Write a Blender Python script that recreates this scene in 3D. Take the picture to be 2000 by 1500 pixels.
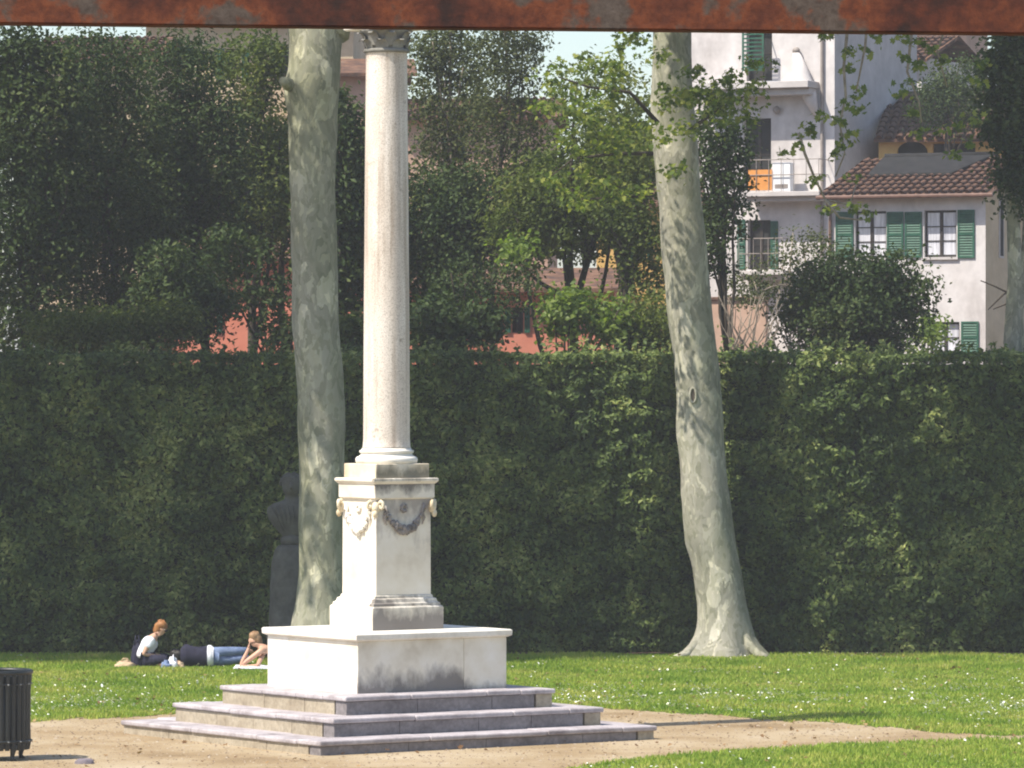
import bpy, bmesh, math, random
import numpy as np
from mathutils import Vector, Matrix, noise as mn

random.seed(7)
rng = np.random.default_rng(11)
R = math.radians
scene = bpy.context.scene
for o in list(bpy.data.objects):
    bpy.data.objects.remove(o)
col = scene.collection

# ------------------------------------------------------------------ camera
F = 9800.0 / 2000.0          # focal length in picture widths
H = 5.2                      # eye height
cam_d = bpy.data.cameras.new('camera')
cam_d.sensor_width = 36.0
cam_d.lens = 36.0 * F
cam_d.clip_start = 0.5
cam_d.clip_end = 4000.0
cam = bpy.data.objects.new('camera', cam_d)
cam.location = (0, 0, H)
cam.rotation_euler = (R(90), 0, 0)
col.objects.link(cam)
scene.camera = cam

# ------------------------------------------------------------------ sky, sun, exposure
SUN_EL = R(55)
SUN_AZ = R(32)               # from the left, turned this much towards the camera
S = Vector((-math.cos(SUN_AZ) * math.cos(SUN_EL), -math.sin(SUN_AZ) * math.cos(SUN_EL), math.sin(SUN_EL)))
world = bpy.data.worlds.new('World')
scene.world = world
world.use_nodes = True
wn = world.node_tree.nodes
wl = world.node_tree.links
sky = wn.new('ShaderNodeTexSky')
sky.sky_type = 'NISHITA'
sky.sun_disc = False
sky.sun_elevation = SUN_EL
sky.sun_rotation = math.atan2(S.x, S.y)
sky.air_density = 1.0
sky.dust_density = 1.2
sky.ozone_density = 1.0
wl.new(sky.outputs[0], wn['Background'].inputs[0])
wn['Background'].inputs[1].default_value = 0.125
sun_d = bpy.data.lights.new('sun', 'SUN')
sun_d.energy = 4.6
sun_d.angle = R(0.5)
sun_d.color = (1.0, 0.93, 0.82)
sun = bpy.data.objects.new('sun', sun_d)
sun.rotation_euler = S.to_track_quat('Z', 'Y').to_euler()
sun.location = (-40, 40, 60)
col.objects.link(sun)
vs = scene.view_settings
vs.view_transform = 'Standard'
vs.look = 'None'
vs.exposure = 0.7
vs.gamma = 1.0
vs.use_curve_mapping = False

scene.cycles.filter_width = 2.0

# ------------------------------------------------------------------ helpers
def X(px, D): return (px - 1000.0) * D / 9800.0
def Z(py, D): return H - (py - 750.0) * D / 9800.0
def PT(px, py, D): return Vector((X(px, D), D, Z(py, D)))
def GD(py): return 9800.0 * H / (py - 750.0)
def GP(px, py):
    D = GD(py)
    return (X(px, D), D)

def new_mat(name):
    m = bpy.data.materials.new(name)
    m.use_nodes = True
    nt = m.node_tree
    return m, nt, nt.nodes, nt.links, nt.nodes['Principled BSDF']

def ramp(nodes, stops):
    r = nodes.new('ShaderNodeValToRGB')
    el = r.color_ramp.elements
    while len(el) < len(stops):
        el.new(0.5)
    for e, (p, c) in zip(el, stops):
        e.position = p
        e.color = (c[0], c[1], c[2], 1)
    return r

def noise_node(nodes, links, scale, detail=5, rough=0.6, coord='Object', stretch=None):
    tc = nodes.new('ShaderNodeTexCoord')
    n = nodes.new('ShaderNodeTexNoise')
    n.inputs['Scale'].default_value = scale
    n.inputs['Detail'].default_value = detail
    n.inputs['Roughness'].default_value = rough
    if stretch:
        mp = nodes.new('ShaderNodeMapping')
        mp.inputs['Scale'].default_value = stretch
        links.new(tc.outputs[coord], mp.inputs[0])
        links.new(mp.outputs[0], n.inputs['Vector'])
    else:
        links.new(tc.outputs[coord], n.inputs['Vector'])
    return n

def surf(name, stops, scale=3.0, rough=0.8, bump=0.3, bscale=None, bdist=0.01, detail=6, stretch=None, spec=0.3, metallic=0.0, fine=None):
    """noise-coloured rough surface with fine relief"""
    m, nt, N, L, b = new_mat(name)
    n = noise_node(N, L, scale, detail, 0.62, stretch=stretch)
    r = ramp(N, stops)
    L.new(n.outputs[0], r.inputs[0])
    out = r.outputs[0]
    if fine:
        n2 = noise_node(N, L, fine[0], 3, 0.6)
        mx = N.new('ShaderNodeMix'); mx.data_type = 'RGBA'; mx.blend_type = 'MULTIPLY'
        mx.inputs[0].default_value = 1.0
        r2 = ramp(N, [(0.3, (1 - fine[1],) * 3), (0.7, (1 + 0.0,) * 3)])
        L.new(n2.outputs[0], r2.inputs[0])
        L.new(out, mx.inputs[6]); L.new(r2.outputs[0], mx.inputs[7])
        out = mx.outputs[2]
    L.new(out, b.inputs['Base Color'])
    b.inputs['Roughness'].default_value = rough
    b.inputs['Specular IOR Level'].default_value = spec
    b.inputs['Metallic'].default_value = metallic
    if bump:
        n3 = noise_node(N, L, bscale or scale * 6, 6, 0.65)
        bp = N.new('ShaderNodeBump')
        bp.inputs['Strength'].default_value = bump
        bp.inputs['Distance'].default_value = bdist
        L.new(n3.outputs[0], bp.inputs['Height'])
        L.new(bp.outputs[0], b.inputs['Normal'])
    return m

def leafmat(name, cols, trans=0.3, rough=0.45, spec=0.4, patch=None):
    m, nt, N, L, b = new_mat(name)
    g = N.new('ShaderNodeNewGeometry')
    k = len(cols)
    r = ramp(N, [((i + 0.5) / k, c) for i, c in enumerate(cols)])
    fac = g.outputs['Random Per Island']
    if patch:
        pn = noise_node(N, L, patch, 4, 0.6)
        m1 = N.new('ShaderNodeMath'); m1.operation='MULTIPLY_ADD'; m1.inputs[1].default_value=0.45
        m2 = N.new('ShaderNodeMapRange'); m2.inputs[1].default_value=.3; m2.inputs[2].default_value=.7; m2.inputs[3].default_value=-.05; m2.inputs[4].default_value=.6
        L.new(pn.outputs[0], m2.inputs[0]); L.new(fac, m1.inputs[0]); L.new(m2.outputs[0], m1.inputs[2]); fac = m1.outputs[0]
    L.new(fac, r.inputs[0])
    L.new(r.outputs[0], b.inputs['Base Color'])
    b.inputs['Roughness'].default_value = rough
    b.inputs['Specular IOR Level'].default_value = spec
    if trans > 0:
        t = N.new('ShaderNodeBsdfTranslucent')
        mx = N.new('ShaderNodeMix'); mx.data_type = 'RGBA'; mx.blend_type = 'MULTIPLY'; mx.inputs[0].default_value = 1
        mx.inputs[7].default_value = (1.5, 1.6, 0.7, 1)
        L.new(r.outputs[0], mx.inputs[6]); L.new(mx.outputs[2], t.inputs[0])
        ms = N.new('ShaderNodeMixShader'); ms.inputs[0].default_value = trans
        L.new(b.outputs[0], ms.inputs[1]); L.new(t.outputs[0], ms.inputs[2])
        L.new(ms.outputs[0], N['Material Output'].inputs[0])
    return m

class MB:
    def __init__(s): s.v = []; s.f = []
    def add(s, vs, fs):
        o = len(s.v); s.v += [tuple(v) for v in vs]; s.f += [tuple(i + o for i in f) for f in fs]; return s
    def box(s, x0, x1, y0, y1, z0, z1):
        return s.add([(x0,y0,z0),(x1,y0,z0),(x1,y1,z0),(x0,y1,z0),(x0,y0,z1),(x1,y0,z1),(x1,y1,z1),(x0,y1,z1)],
              [(0,3,2,1),(4,5,6,7),(0,1,5,4),(1,2,6,5),(2,3,7,6),(3,0,4,7)])
    def tube(s, pts, rad, seg=8, cap=True):
        pts = [Vector(p) for p in pts]; n = len(pts); rings = []
        up = Vector((0.13, 0.31, 0.94)).normalized(); prev = None
        for i, p in enumerate(pts):
            t = (pts[min(i+1,n-1)] - pts[max(i-1,0)])
            t = t.normalized() if t.length > 1e-9 else Vector((0,0,1))
            if prev is None:
                a = t.cross(up)
                if a.length < .1: a = t.cross(Vector((1,0,0)))
                a.normalize()
            else:
                a = (prev - t * prev.dot(t)).normalized()
            prev = a; b = t.cross(a)
            r = rad[i] if hasattr(rad, '__len__') else rad
            rings.append([p + (a * math.cos(2*math.pi*k/seg) + b * math.sin(2*math.pi*k/seg)) * r for k in range(seg)])
        vs = [v for r in rings for v in r]; fs = []
        for i in range(n-1):
            for k in range(seg):
                k2 = (k+1) % seg
                fs.append((i*seg+k, i*seg+k2, (i+1)*seg+k2, (i+1)*seg+k))
        if cap:
            fs.append(tuple(range(seg-1,-1,-1))); fs.append(tuple((n-1)*seg+k for k in range(seg)))
        return s.add(vs, fs)
    def lathe(s, prof, seg=40, c=(0,0,0)):
        vs = []; fs = []; n = len(prof)
        for r, z in prof:
            for k in range(seg):
                a = 2*math.pi*k/seg
                vs.append((c[0]+r*math.cos(a), c[1]+r*math.sin(a), c[2]+z))
        for i in range(n-1):
            for k in range(seg):
                k2 = (k+1)%seg
                fs.append((i*seg+k, i*seg+k2, (i+1)*seg+k2, (i+1)*seg+k))
        fs.append(tuple(range(seg-1,-1,-1))); fs.append(tuple((n-1)*seg+k for k in range(seg)))
        return s.add(vs, fs)
    def frus(s, prof, c=(0,0)):
        """square mouldings: list of (half_x, half_y, z)"""
        vs = []; fs = []; n = len(prof)
        for hx, hy, z in prof:
            vs += [(c[0]-hx,c[1]-hy,z),(c[0]+hx,c[1]-hy,z),(c[0]+hx,c[1]+hy,z),(c[0]-hx,c[1]+hy,z)]
        for i in range(n-1):
            for k in range(4):
                k2=(k+1)%4
                fs.append((i*4+k,i*4+k2,(i+1)*4+k2,(i+1)*4+k))
        fs.append((3,2,1,0)); fs.append(tuple((n-1)*4+k for k in range(4)))
        return s.add(vs, fs)
    def ball(s, c, r, seg=8, rings=6, sc=(1,1,1), jit=0):
        vs=[]; fs=[]
        for i in range(rings+1):
            th = math.pi*i/rings
            for k in range(seg):
                a=2*math.pi*k/seg
                q = r*(1+random.uniform(-jit,jit))
                vs.append((c[0]+q*sc[0]*math.sin(th)*math.cos(a), c[1]+q*sc[1]*math.sin(th)*math.sin(a), c[2]+q*sc[2]*math.cos(th)))
        for i in range(rings):
            for k in range(seg):
                k2=(k+1)%seg
                fs.append((i*seg+k,(i+1)*seg+k,(i+1)*seg+k2,i*seg+k2))
        return s.add(vs,fs)
    def mesh(s, name, smooth=False):
        me = bpy.data.meshes.new(name); me.from_pydata(s.v, [], s.f)
        if smooth: me.polygons.foreach_set('use_smooth', [True]*len(me.polygons))
        me.update(); return me
    def build(s, name, mat, parent=None, smooth=False, bevel=0, world=True):
        return obj(name, s.mesh(name, smooth), mat, parent, world, bevel)

def obj(name, me, mat, parent=None, world=True, bevel=0):
    o = bpy.data.objects.new(name, me)
    if mat is not None and len(me.materials) == 0: me.materials.append(mat)
    col.objects.link(o)
    if parent is not None:
        o.parent = parent
        if world:      # mesh given in world coordinates
            o.matrix_parent_inverse = world_of(parent).inverted()
    if bevel:
        b = o.modifiers.new('bevel','BEVEL'); b.width = bevel; b.segments = 2; b.limit_method='ANGLE'
    return o

def world_of(o):
    m = Matrix.LocRotScale(o.location, o.rotation_euler, o.scale)
    if o.parent is not None:
        m = world_of(o.parent) @ o.matrix_parent_inverse @ m
    return m

def tag(o, label=None, cat=None, group=None, kind=None):
    if label: o['label'] = label
    if cat: o['category'] = cat
    if group: o['group'] = group
    if kind: o['kind'] = kind
    return o

def thing(name, label, cat, loc=(0,0,0), rz=0, group=None):
    e = bpy.data.objects.new(name, None); e.empty_display_size = 0.3
    e.location = loc; e.rotation_euler = (0,0,rz); col.objects.link(e)
    return tag(e, label, cat, group)

def norm(a): return a / np.maximum(np.linalg.norm(a, axis=1, keepdims=True), 1e-9)

def leaf_mesh(name, P, Nm, size, aspect=0.5, fold=0.22, axis=None, lobed=False):
    n = len(P)
    rnd = rng.normal(size=(n,3)) if axis is None else axis
    Nm = norm(Nm)
    t = rnd - Nm * np.sum(rnd*Nm, axis=1, keepdims=True); t = norm(t)
    b = np.cross(Nm, t)
    s = np.asarray(size).reshape(-1,1) * np.ones((n,1))
    base = P - t*s*0.5; tip = P + t*s*0.5
    if not lobed:
        l = P + b*s*aspect*0.5 + Nm*s*fold*0.5; r = P - b*s*aspect*0.5 + Nm*s*fold*0.5
        V = np.stack([base,l,tip,r],axis=1).reshape(-1,3)
        tri = np.array([[0,2,1],[0,3,2]])
        k = 4
    else:           # five-pointed plane leaf
        pts = [(-.5,0),( -.28,.5),(-.08,.24),(.2,.46),(.22,.14),(.55,0),(.22,-.14),(.2,-.46),(-.08,-.24),(-.28,-.5)]
        V = np.stack([P + t*s*a + b*s*c + Nm*s*abs(c)*fold*0.8 for a,c in pts],axis=1).reshape(-1,3)
        tri = np.array([[0,2,1],[0,4,2],[2,4,3],[0,5,4],[0,6,5],[0,8,6],[6,8,7],[0,9,8]])
        k = 10
    Fc = (np.arange(n)[:,None,None]*k + tri[None]).reshape(-1,3)
    return tri_mesh(name, V, Fc)

def tri_mesh(name, V, Fc):
    me = bpy.data.meshes.new(name)
    me.vertices.add(len(V)); me.vertices.foreach_set('co', np.ascontiguousarray(V, dtype=np.float32).ravel())
    me.loops.add(Fc.size); me.loops.foreach_set('vertex_index', np.ascontiguousarray(Fc, dtype=np.int32).ravel())
    me.polygons.add(len(Fc)); me.polygons.foreach_set('loop_start', np.arange(0, Fc.size, 3, dtype=np.int32))
    me.polygons.foreach_set('loop_total', np.full(len(Fc), 3, dtype=np.int32))
    me.update(calc_edges=True)
    return me

# ------------------------------------------------------------------ materials
M = {}
M['soil'] = surf('soil', [(0.3,(0.10,0.062,0.035)),(0.7,(0.19,0.125,0.07))], 0.8, 0.95, 0.6, 14, 0.03, fine=(25,0.35))
M['path'] = surf('path_gravel', [(0.28,(0.22,0.15,0.075)),(0.42,(0.34,0.245,0.135)),(0.55,(0.42,0.325,0.20)),(0.75,(0.50,0.41,0.285))], 0.45, 0.95, 0.7, 30, 0.02, fine=(45,0.3))
M['turf'] = surf('turf', [(0.3,(0.09,0.15,0.02)),(0.55,(0.15,0.19,0.032)),(0.75,(0.25,0.21,0.07))], 0.5, 0.95, 0.8, 20, 0.04, fine=(9,0.45), stretch=(1,1,1))
M['marble'] = surf('weathered_marble', [(0.25,(0.62,0.56,0.46)),(0.5,(0.78,0.74,0.66)),(0.8,(0.86,0.83,0.77))], 1.6, 0.7, 0.25, 26, 0.008, fine=(14,0.12))
def granite():
    m, nt, N, L, b = new_mat('speckled_granite')
    n1 = noise_node(N, L, 1.3, 7, 0.62, stretch=(1,1,0.3)); r1 = ramp(N, [(0.3,(0.55,0.47,0.40)),(0.5,(0.68,0.61,0.53)),(0.7,(0.78,0.73,0.67))]); L.new(n1.outputs[0], r1.inputs[0])
    n2 = noise_node(N, L, 55, 3, 0.7); r2 = ramp(N, [(0.34,(0.62,0.58,0.55)),(0.52,(1,1,1)),(0.68,(1.08,1.07,1.06))]); L.new(n2.outputs[0], r2.inputs[0])
    n3 = noise_node(N, L, 2.6, 6, 0.65, stretch=(2.2,2.2,0.10)); r3 = ramp(N, [(0.36,(0.66,0.62,0.58)),(0.52,(1,1,1))]); L.new(n3.outputs[0], r3.inputs[0])
    n4 = noise_node(N, L, 5.0, 8, 0.7); r4 = ramp(N, [(0.31,(0.6,0.56,0.52)),(0.38,(1,1,1))]); L.new(n4.outputs[0], r4.inputs[0])
    out = r1.outputs[0]
    for q in (r2, r3, r4):
        mm = N.new('ShaderNodeMix'); mm.data_type='RGBA'; mm.blend_type='MULTIPLY'; mm.inputs[0].default_value=1
        L.new(out, mm.inputs[6]); L.new(q.outputs[0], mm.inputs[7]); out = mm.outputs[2]
    L.new(out, b.inputs['Base Color']); b.inputs['Roughness'].default_value=.65; b.inputs['Specular IOR Level'].default_value=.3
    bp = N.new('ShaderNodeBump'); bp.inputs['Strength'].default_value=.35; bp.inputs['Distance'].default_value=.008
    L.new(n4.outputs[0], bp.inputs['Height']); L.new(bp.outputs[0], b.inputs['Normal'])
    return m
M['granite'] = granite()
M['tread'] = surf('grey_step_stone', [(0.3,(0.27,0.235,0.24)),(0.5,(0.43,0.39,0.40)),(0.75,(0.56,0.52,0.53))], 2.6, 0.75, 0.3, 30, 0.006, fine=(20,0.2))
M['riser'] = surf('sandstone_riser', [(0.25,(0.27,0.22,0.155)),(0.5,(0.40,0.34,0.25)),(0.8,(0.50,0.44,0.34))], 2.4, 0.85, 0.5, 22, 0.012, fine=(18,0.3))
M['grey_riser'] = surf('grey_riser_stone', [(0.3,(0.17,0.15,0.15)),(0.55,(0.26,0.235,0.235)),(0.8,(0.34,0.31,0.31))], 2.2, 0.85, 0.5, 22, 0.01, fine=(16,0.35))  # darkness of the shaded step side put into the stone colour
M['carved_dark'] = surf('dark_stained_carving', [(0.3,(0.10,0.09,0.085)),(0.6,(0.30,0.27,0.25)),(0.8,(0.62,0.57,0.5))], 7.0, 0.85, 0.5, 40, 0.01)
M['carved_ochre'] = surf('ochre_lichen_carving', [(0.3,(0.45,0.33,0.16)),(0.5,(0.66,0.57,0.40)),(0.75,(0.8,0.75,0.66))], 6.0, 0.85, 0.5, 40, 0.01)
M['dark_stone'] = surf('lichened_dark_stone', [(0.3,(0.06,0.06,0.05)),(0.6,(0.115,0.113,0.098)),(0.8,(0.18,0.175,0.15))], 4.0, 0.9, 0.6, 30, 0.02)  # evenly darker copy of the old grey stone, for the bust
M['old_stone'] = surf('old_grey_stone', [(0.3,(0.12,0.115,0.10)),(0.6,(0.25,0.24,0.21)),(0.8,(0.36,0.35,0.31))], 4.0, 0.9, 0.5, 30, 0.01)
M['bark_dark'] = surf('dark_bark', [(0.3,(0.028,0.022,0.016)),(0.7,(0.085,0.07,0.052))], 6.0, 0.95, 0.7, 30, 0.02, stretch=(1,1,0.3))
M['twig'] = surf('pale_twig_bark', [(0.3,(0.16,0.13,0.10)),(0.7,(0.34,0.29,0.23))], 9.0, 0.9, 0.3)
M['stucco_white'] = surf('white_stucco', [(0.30,(0.42,0.38,0.36)),(0.48,(0.62,0.58,0.56)),(0.75,(0.72,0.69,0.68))], 0.55, 0.9, 0.25, 18, 0.01, fine=(2.6,0.22), stretch=(1,1,0.4))
M['stucco_grey'] = surf('grey_stucco', [(0.25,(0.45,0.42,0.40)),(0.75,(0.62,0.58,0.56))], 0.8, 0.9, 0.25, 18, 0.01, fine=(3,0.15))  # grey of sills and balconies; on white houses' sides, shade in the colour
M['stucco_ochre'] = surf('ochre_stucco', [(0.25,(0.48,0.38,0.24)),(0.75,(0.62,0.51,0.36))], 0.8, 0.9, 0.25, 18, 0.01, fine=(3,0.15))
M['stucco_yellow'] = surf('yellow_stucco', [(0.25,(0.60,0.36,0.10)),(0.75,(0.72,0.48,0.18))], 0.8, 0.9, 0.25, 18, 0.01, fine=(3,0.15))
M['stucco_coral'] = surf('coral_stucco', [(0.25,(0.58,0.19,0.12)),(0.75,(0.70,0.29,0.20))], 0.8, 0.9, 0.25, 18, 0.01, fine=(3,0.15))
M['stucco_rose'] = surf('rose_brown_stucco', [(0.25,(0.40,0.26,0.19)),(0.75,(0.55,0.38,0.29))], 0.8, 0.9, 0.25, 18, 0.01, fine=(3,0.15))
M['tile'] = surf('terracotta_tile', [(0.30,(0.045,0.034,0.028)),(0.45,(0.115,0.062,0.042)),(0.58,(0.20,0.105,0.062)),(0.75,(0.20,0.15,0.11))], 2.6, 0.9, 0.4, 30, 0.01, fine=(9,0.3))
M['felt'] = surf('dark_roof_felt', [(0.3,(0.008,0.008,0.009)),(0.7,(0.026,0.025,0.024))], 3.0, 0.85, 0.4, 20, 0.01)
M['shutter'] = surf('green_shutter_paint', [(0.3,(0.010,0.062,0.036)),(0.7,(0.028,0.115,0.068))], 5.0, 0.55, 0.1, 30, 0.002)
M['darkwood'] = surf('dark_window_wood', [(0.3,(0.018,0.014,0.012)),(0.7,(0.05,0.04,0.033))], 8.0, 0.6, 0.1)
M['gap'] = surf('dim_room', [(0.3,(0.015,0.015,0.014)),(0.7,(0.03,0.03,0.028))], 2.0, 0.9, 0)
M['curtain'] = surf('white_curtain_behind_glass', [(0.35,(0.42,0.42,0.46)),(0.65,(0.68,0.68,0.72))], 3.0, 0.12, 0, stretch=(6,1,0.5), spec=0.5)
M['metal_pipe'] = surf('painted_pipe', [(0.3,(0.20,0.17,0.15)),(0.7,(0.33,0.29,0.26))], 5.0, 0.5, 0.1)
M['copper_pipe'] = surf('brown_pipe', [(0.3,(0.10,0.055,0.04)),(0.7,(0.18,0.10,0.075))], 5.0, 0.5, 0.1)
M['orange_cloth'] = surf('orange_cloth', [(0.3,(0.55,0.22,0.05)),(0.7,(0.68,0.30,0.08))], 5.0, 0.8, 0.1)
M['appliance'] = surf('white_appliance', [(0.3,(0.70,0.70,0.70)),(0.7,(0.78,0.78,0.78))], 5.0, 0.4, 0)
M['bin_iron'] = surf('black_green_cast_iron', [(0.3,(0.004,0.006,0.0055)),(0.7,(0.011,0.015,0.014))], 9.0, 0.45, 0.3, 40, 0.004, spec=0.5)
M['bin_clip'] = surf('worn_rivet', [(0.3,(0.12,0.13,0.13)),(0.7,(0.3,0.31,0.31))], 9.0, 0.4, 0)
M['skin'] = surf('skin', [(0.3,(0.48,0.27,0.18)),(0.7,(0.60,0.36,0.25))], 6.0, 0.5, 0.05)
M['hair_red'] = surf('auburn_hair', [(0.3,(0.20,0.075,0.025)),(0.7,(0.42,0.20,0.07))], 18.0, 0.5, 0.4, stretch=(1,1,0.2))
M['hair_brown'] = surf('light_brown_hair', [(0.3,(0.20,0.11,0.055)),(0.7,(0.40,0.25,0.14))], 18.0, 0.5, 0.4, stretch=(1,1,0.2))
M['hair_dark'] = surf('dark_hair', [(0.3,(0.010,0.008,0.007)),(0.7,(0.03,0.024,0.02))], 18.0, 0.5, 0.4)
M['tee'] = surf('white_cotton', [(0.3,(0.66,0.66,0.72)),(0.7,(0.78,0.78,0.82))], 7.0, 0.9, 0.5, 14, 0.012)
M['navy'] = surf('navy_cloth', [(0.3,(0.010,0.010,0.022)),(0.7,(0.026,0.026,0.05))], 7.0, 0.9, 0.5, 14, 0.012)
M['jeans'] = surf('blue_denim', [(0.3,(0.09,0.13,0.24)),(0.7,(0.20,0.26,0.40))], 9.0, 0.9, 0.4, 16, 0.01)
M['shades'] = surf('dark_sunglasses', [(0.3,(0.006,0.006,0.006)),(0.7,(0.012,0.01,0.01))], 4.0, 0.15, 0)
M['tan_cloth'] = surf('tan_canvas', [(0.3,(0.40,0.28,0.17)),(0.7,(0.58,0.44,0.30))], 9.0, 0.9, 0.5, 20, 0.01)
M['pebble'] = surf('grey_stone', [(0.3,(0.13,0.11,0.125)),(0.7,(0.22,0.19,0.21))], 9.0, 0.85, 0.4, 25, 0.01)
M['rust_post'] = surf('rusty_post', [(0.35,(0.09,0.03,0.012)),(0.55,(0.26,0.075,0.022)),(0.7,(0.20,0.16,0.13))], 3.0, 0.85, 0.5, 40, 0.004)

def plane_bark(name):
    m, nt, N, L, b = new_mat(name)
    tc = N.new('ShaderNodeTexCoord'); mp = N.new('ShaderNodeMapping'); mp.inputs['Scale'].default_value=(1,1,0.5)
    L.new(tc.outputs['Object'], mp.inputs[0])
    dn = N.new('ShaderNodeTexNoise'); dn.inputs['Scale'].default_value=3.0; dn.inputs['Detail'].default_value=6; L.new(mp.outputs[0], dn.inputs['Vector'])
    va = N.new('ShaderNodeVectorMath'); va.operation='MULTIPLY_ADD'; va.inputs[1].default_value=(.55,.55,.55)
    L.new(dn.outputs['Color'], va.inputs[0]); L.new(mp.outputs[0], va.inputs[2])
    def cells(sc):
        v = N.new('ShaderNodeTexVoronoi'); v.inputs['Scale'].default_value=sc; L.new(va.outputs[0], v.inputs['Vector'])
        sp = N.new('ShaderNodeSeparateColor'); L.new(v.outputs['Color'], sp.inputs[0]); return v, sp.outputs[0]
    v1, c1 = cells(3.6); v2, c2 = cells(14.0)
    r1 = ramp(N, [(0.0,(0.28,0.27,0.22)),(0.4,(0.315,0.30,0.245)),(0.7,(0.35,0.335,0.275)),(0.88,(0.40,0.38,0.31)),(0.96,(0.50,0.47,0.39))]); r1.color_ramp.interpolation='CONSTANT' if False else 'LINEAR'
    L.new(c1, r1.inputs[0])
    r2 = ramp(N, [(0.0,(0.70,0.72,0.65)),(0.4,(0.95,0.95,0.93)),(0.84,(1.0,1.0,1.0)),(0.9,(1.28,1.26,1.2))]); L.new(c2, r2.inputs[0])
    mm = N.new('ShaderNodeMix'); mm.data_type='RGBA'; mm.blend_type='MULTIPLY'; mm.inputs[0].default_value=1
    L.new(r1.outputs[0], mm.inputs[6]); L.new(r2.outputs[0], mm.inputs[7])
    n4 = noise_node(N, L, 0.8, 5, 0.6, stretch=(1,1,0.3)); r4 = ramp(N, [(0.42,(1,1,1)),(0.62,(0.74,0.77,0.65))]); L.new(n4.outputs[0], r4.inputs[0])
    m2 = N.new('ShaderNodeMix'); m2.data_type='RGBA'; m2.blend_type='MULTIPLY'; m2.inputs[0].default_value=1
    L.new(mm.outputs[2], m2.inputs[6]); L.new(r4.outputs[0], m2.inputs[7])
    L.new(m2.outputs[2], b.inputs['Base Color']); b.inputs['Roughness'].default_value=0.9; b.inputs['Specular IOR Level'].default_value=0.15
    ad = N.new('ShaderNodeMath'); ad.operation='ADD'; L.new(c1, ad.inputs[0]); L.new(c2, ad.inputs[1])
    n3 = noise_node(N, L, 14, 6, 0.7, stretch=(1,1,0.5)); a2 = N.new('ShaderNodeMath'); a2.operation='ADD'; L.new(ad.outputs[0], a2.inputs[0]); L.new(n3.outputs[0], a2.inputs[1])
    bp = N.new('ShaderNodeBump'); bp.inputs['Strength'].default_value=0.6; bp.inputs['Distance'].default_value=0.02
    L.new(a2.outputs[0], bp.inputs['Height']); L.new(bp.outputs[0], b.inputs['Normal'])
    return m
M['plane_bark'] = plane_bark('plane_tree_bark')

def rust_mat():
    m, nt, N, L, b = new_mat('flaking_rust')
    n1 = noise_node(N, L, 4.2, 8, 0.60)
    r1 = ramp(N, [(0.34,(0.022,0.006,0.003)),(0.43,(0.085,0.018,0.005)),(0.53,(0.16,0.04,0.010)),(0.58,(0.085,0.062,0.046)),(0.75,(0.12,0.095,0.075))])
    L.new(n1.outputs[0], r1.inputs[0])
    n2 = noise_node(N, L, 40, 4, 0.7)
    r2 = ramp(N, [(0.35,(0.55,0.5,0.48)),(0.6,(1,1,1))])
    L.new(n2.outputs[0], r2.inputs[0])
    mm = N.new('ShaderNodeMix'); mm.data_type='RGBA'; mm.blend_type='MULTIPLY'; mm.inputs[0].default_value=1
    L.new(r1.outputs[0], mm.inputs[6]); L.new(r2.outputs[0], mm.inputs[7])
    L.new(mm.outputs[2], b.inputs['Base Color']); b.inputs['Roughness'].default_value=0.85
    bp = N.new('ShaderNodeBump'); bp.inputs['Strength'].default_value=0.5; bp.inputs['Distance'].default_value=0.004
    L.new(n2.outputs[0], bp.inputs['Height']); L.new(bp.outputs[0], b.inputs['Normal'])
    return m
M['rust'] = rust_mat()

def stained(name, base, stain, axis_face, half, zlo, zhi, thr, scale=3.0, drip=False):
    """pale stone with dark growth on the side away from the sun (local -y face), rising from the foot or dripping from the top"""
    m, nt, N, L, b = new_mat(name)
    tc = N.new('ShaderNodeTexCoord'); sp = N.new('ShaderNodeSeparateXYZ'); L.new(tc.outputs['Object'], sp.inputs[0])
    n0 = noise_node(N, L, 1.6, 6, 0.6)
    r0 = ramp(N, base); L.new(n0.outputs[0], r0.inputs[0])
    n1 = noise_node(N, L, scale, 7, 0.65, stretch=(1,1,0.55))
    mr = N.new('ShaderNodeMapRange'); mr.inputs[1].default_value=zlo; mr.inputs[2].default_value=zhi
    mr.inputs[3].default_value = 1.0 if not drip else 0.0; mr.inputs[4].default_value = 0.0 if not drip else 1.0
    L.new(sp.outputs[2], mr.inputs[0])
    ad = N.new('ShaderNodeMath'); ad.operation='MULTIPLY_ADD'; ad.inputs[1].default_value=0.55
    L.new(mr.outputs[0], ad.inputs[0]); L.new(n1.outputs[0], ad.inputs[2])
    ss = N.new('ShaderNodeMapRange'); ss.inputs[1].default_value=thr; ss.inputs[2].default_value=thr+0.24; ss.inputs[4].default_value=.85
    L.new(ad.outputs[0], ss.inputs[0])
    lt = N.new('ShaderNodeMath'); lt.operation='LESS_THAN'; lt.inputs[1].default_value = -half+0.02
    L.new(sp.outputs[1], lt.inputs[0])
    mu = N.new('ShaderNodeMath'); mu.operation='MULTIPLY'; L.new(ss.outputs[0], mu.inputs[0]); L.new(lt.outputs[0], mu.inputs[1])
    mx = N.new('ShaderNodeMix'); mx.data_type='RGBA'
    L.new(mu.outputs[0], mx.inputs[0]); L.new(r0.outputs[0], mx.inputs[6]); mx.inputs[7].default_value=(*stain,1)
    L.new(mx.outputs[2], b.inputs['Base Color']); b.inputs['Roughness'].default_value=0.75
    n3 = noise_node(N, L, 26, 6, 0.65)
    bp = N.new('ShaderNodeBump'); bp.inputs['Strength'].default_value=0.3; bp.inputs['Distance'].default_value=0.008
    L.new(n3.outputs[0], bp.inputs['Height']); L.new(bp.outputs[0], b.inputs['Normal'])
    return m
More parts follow.
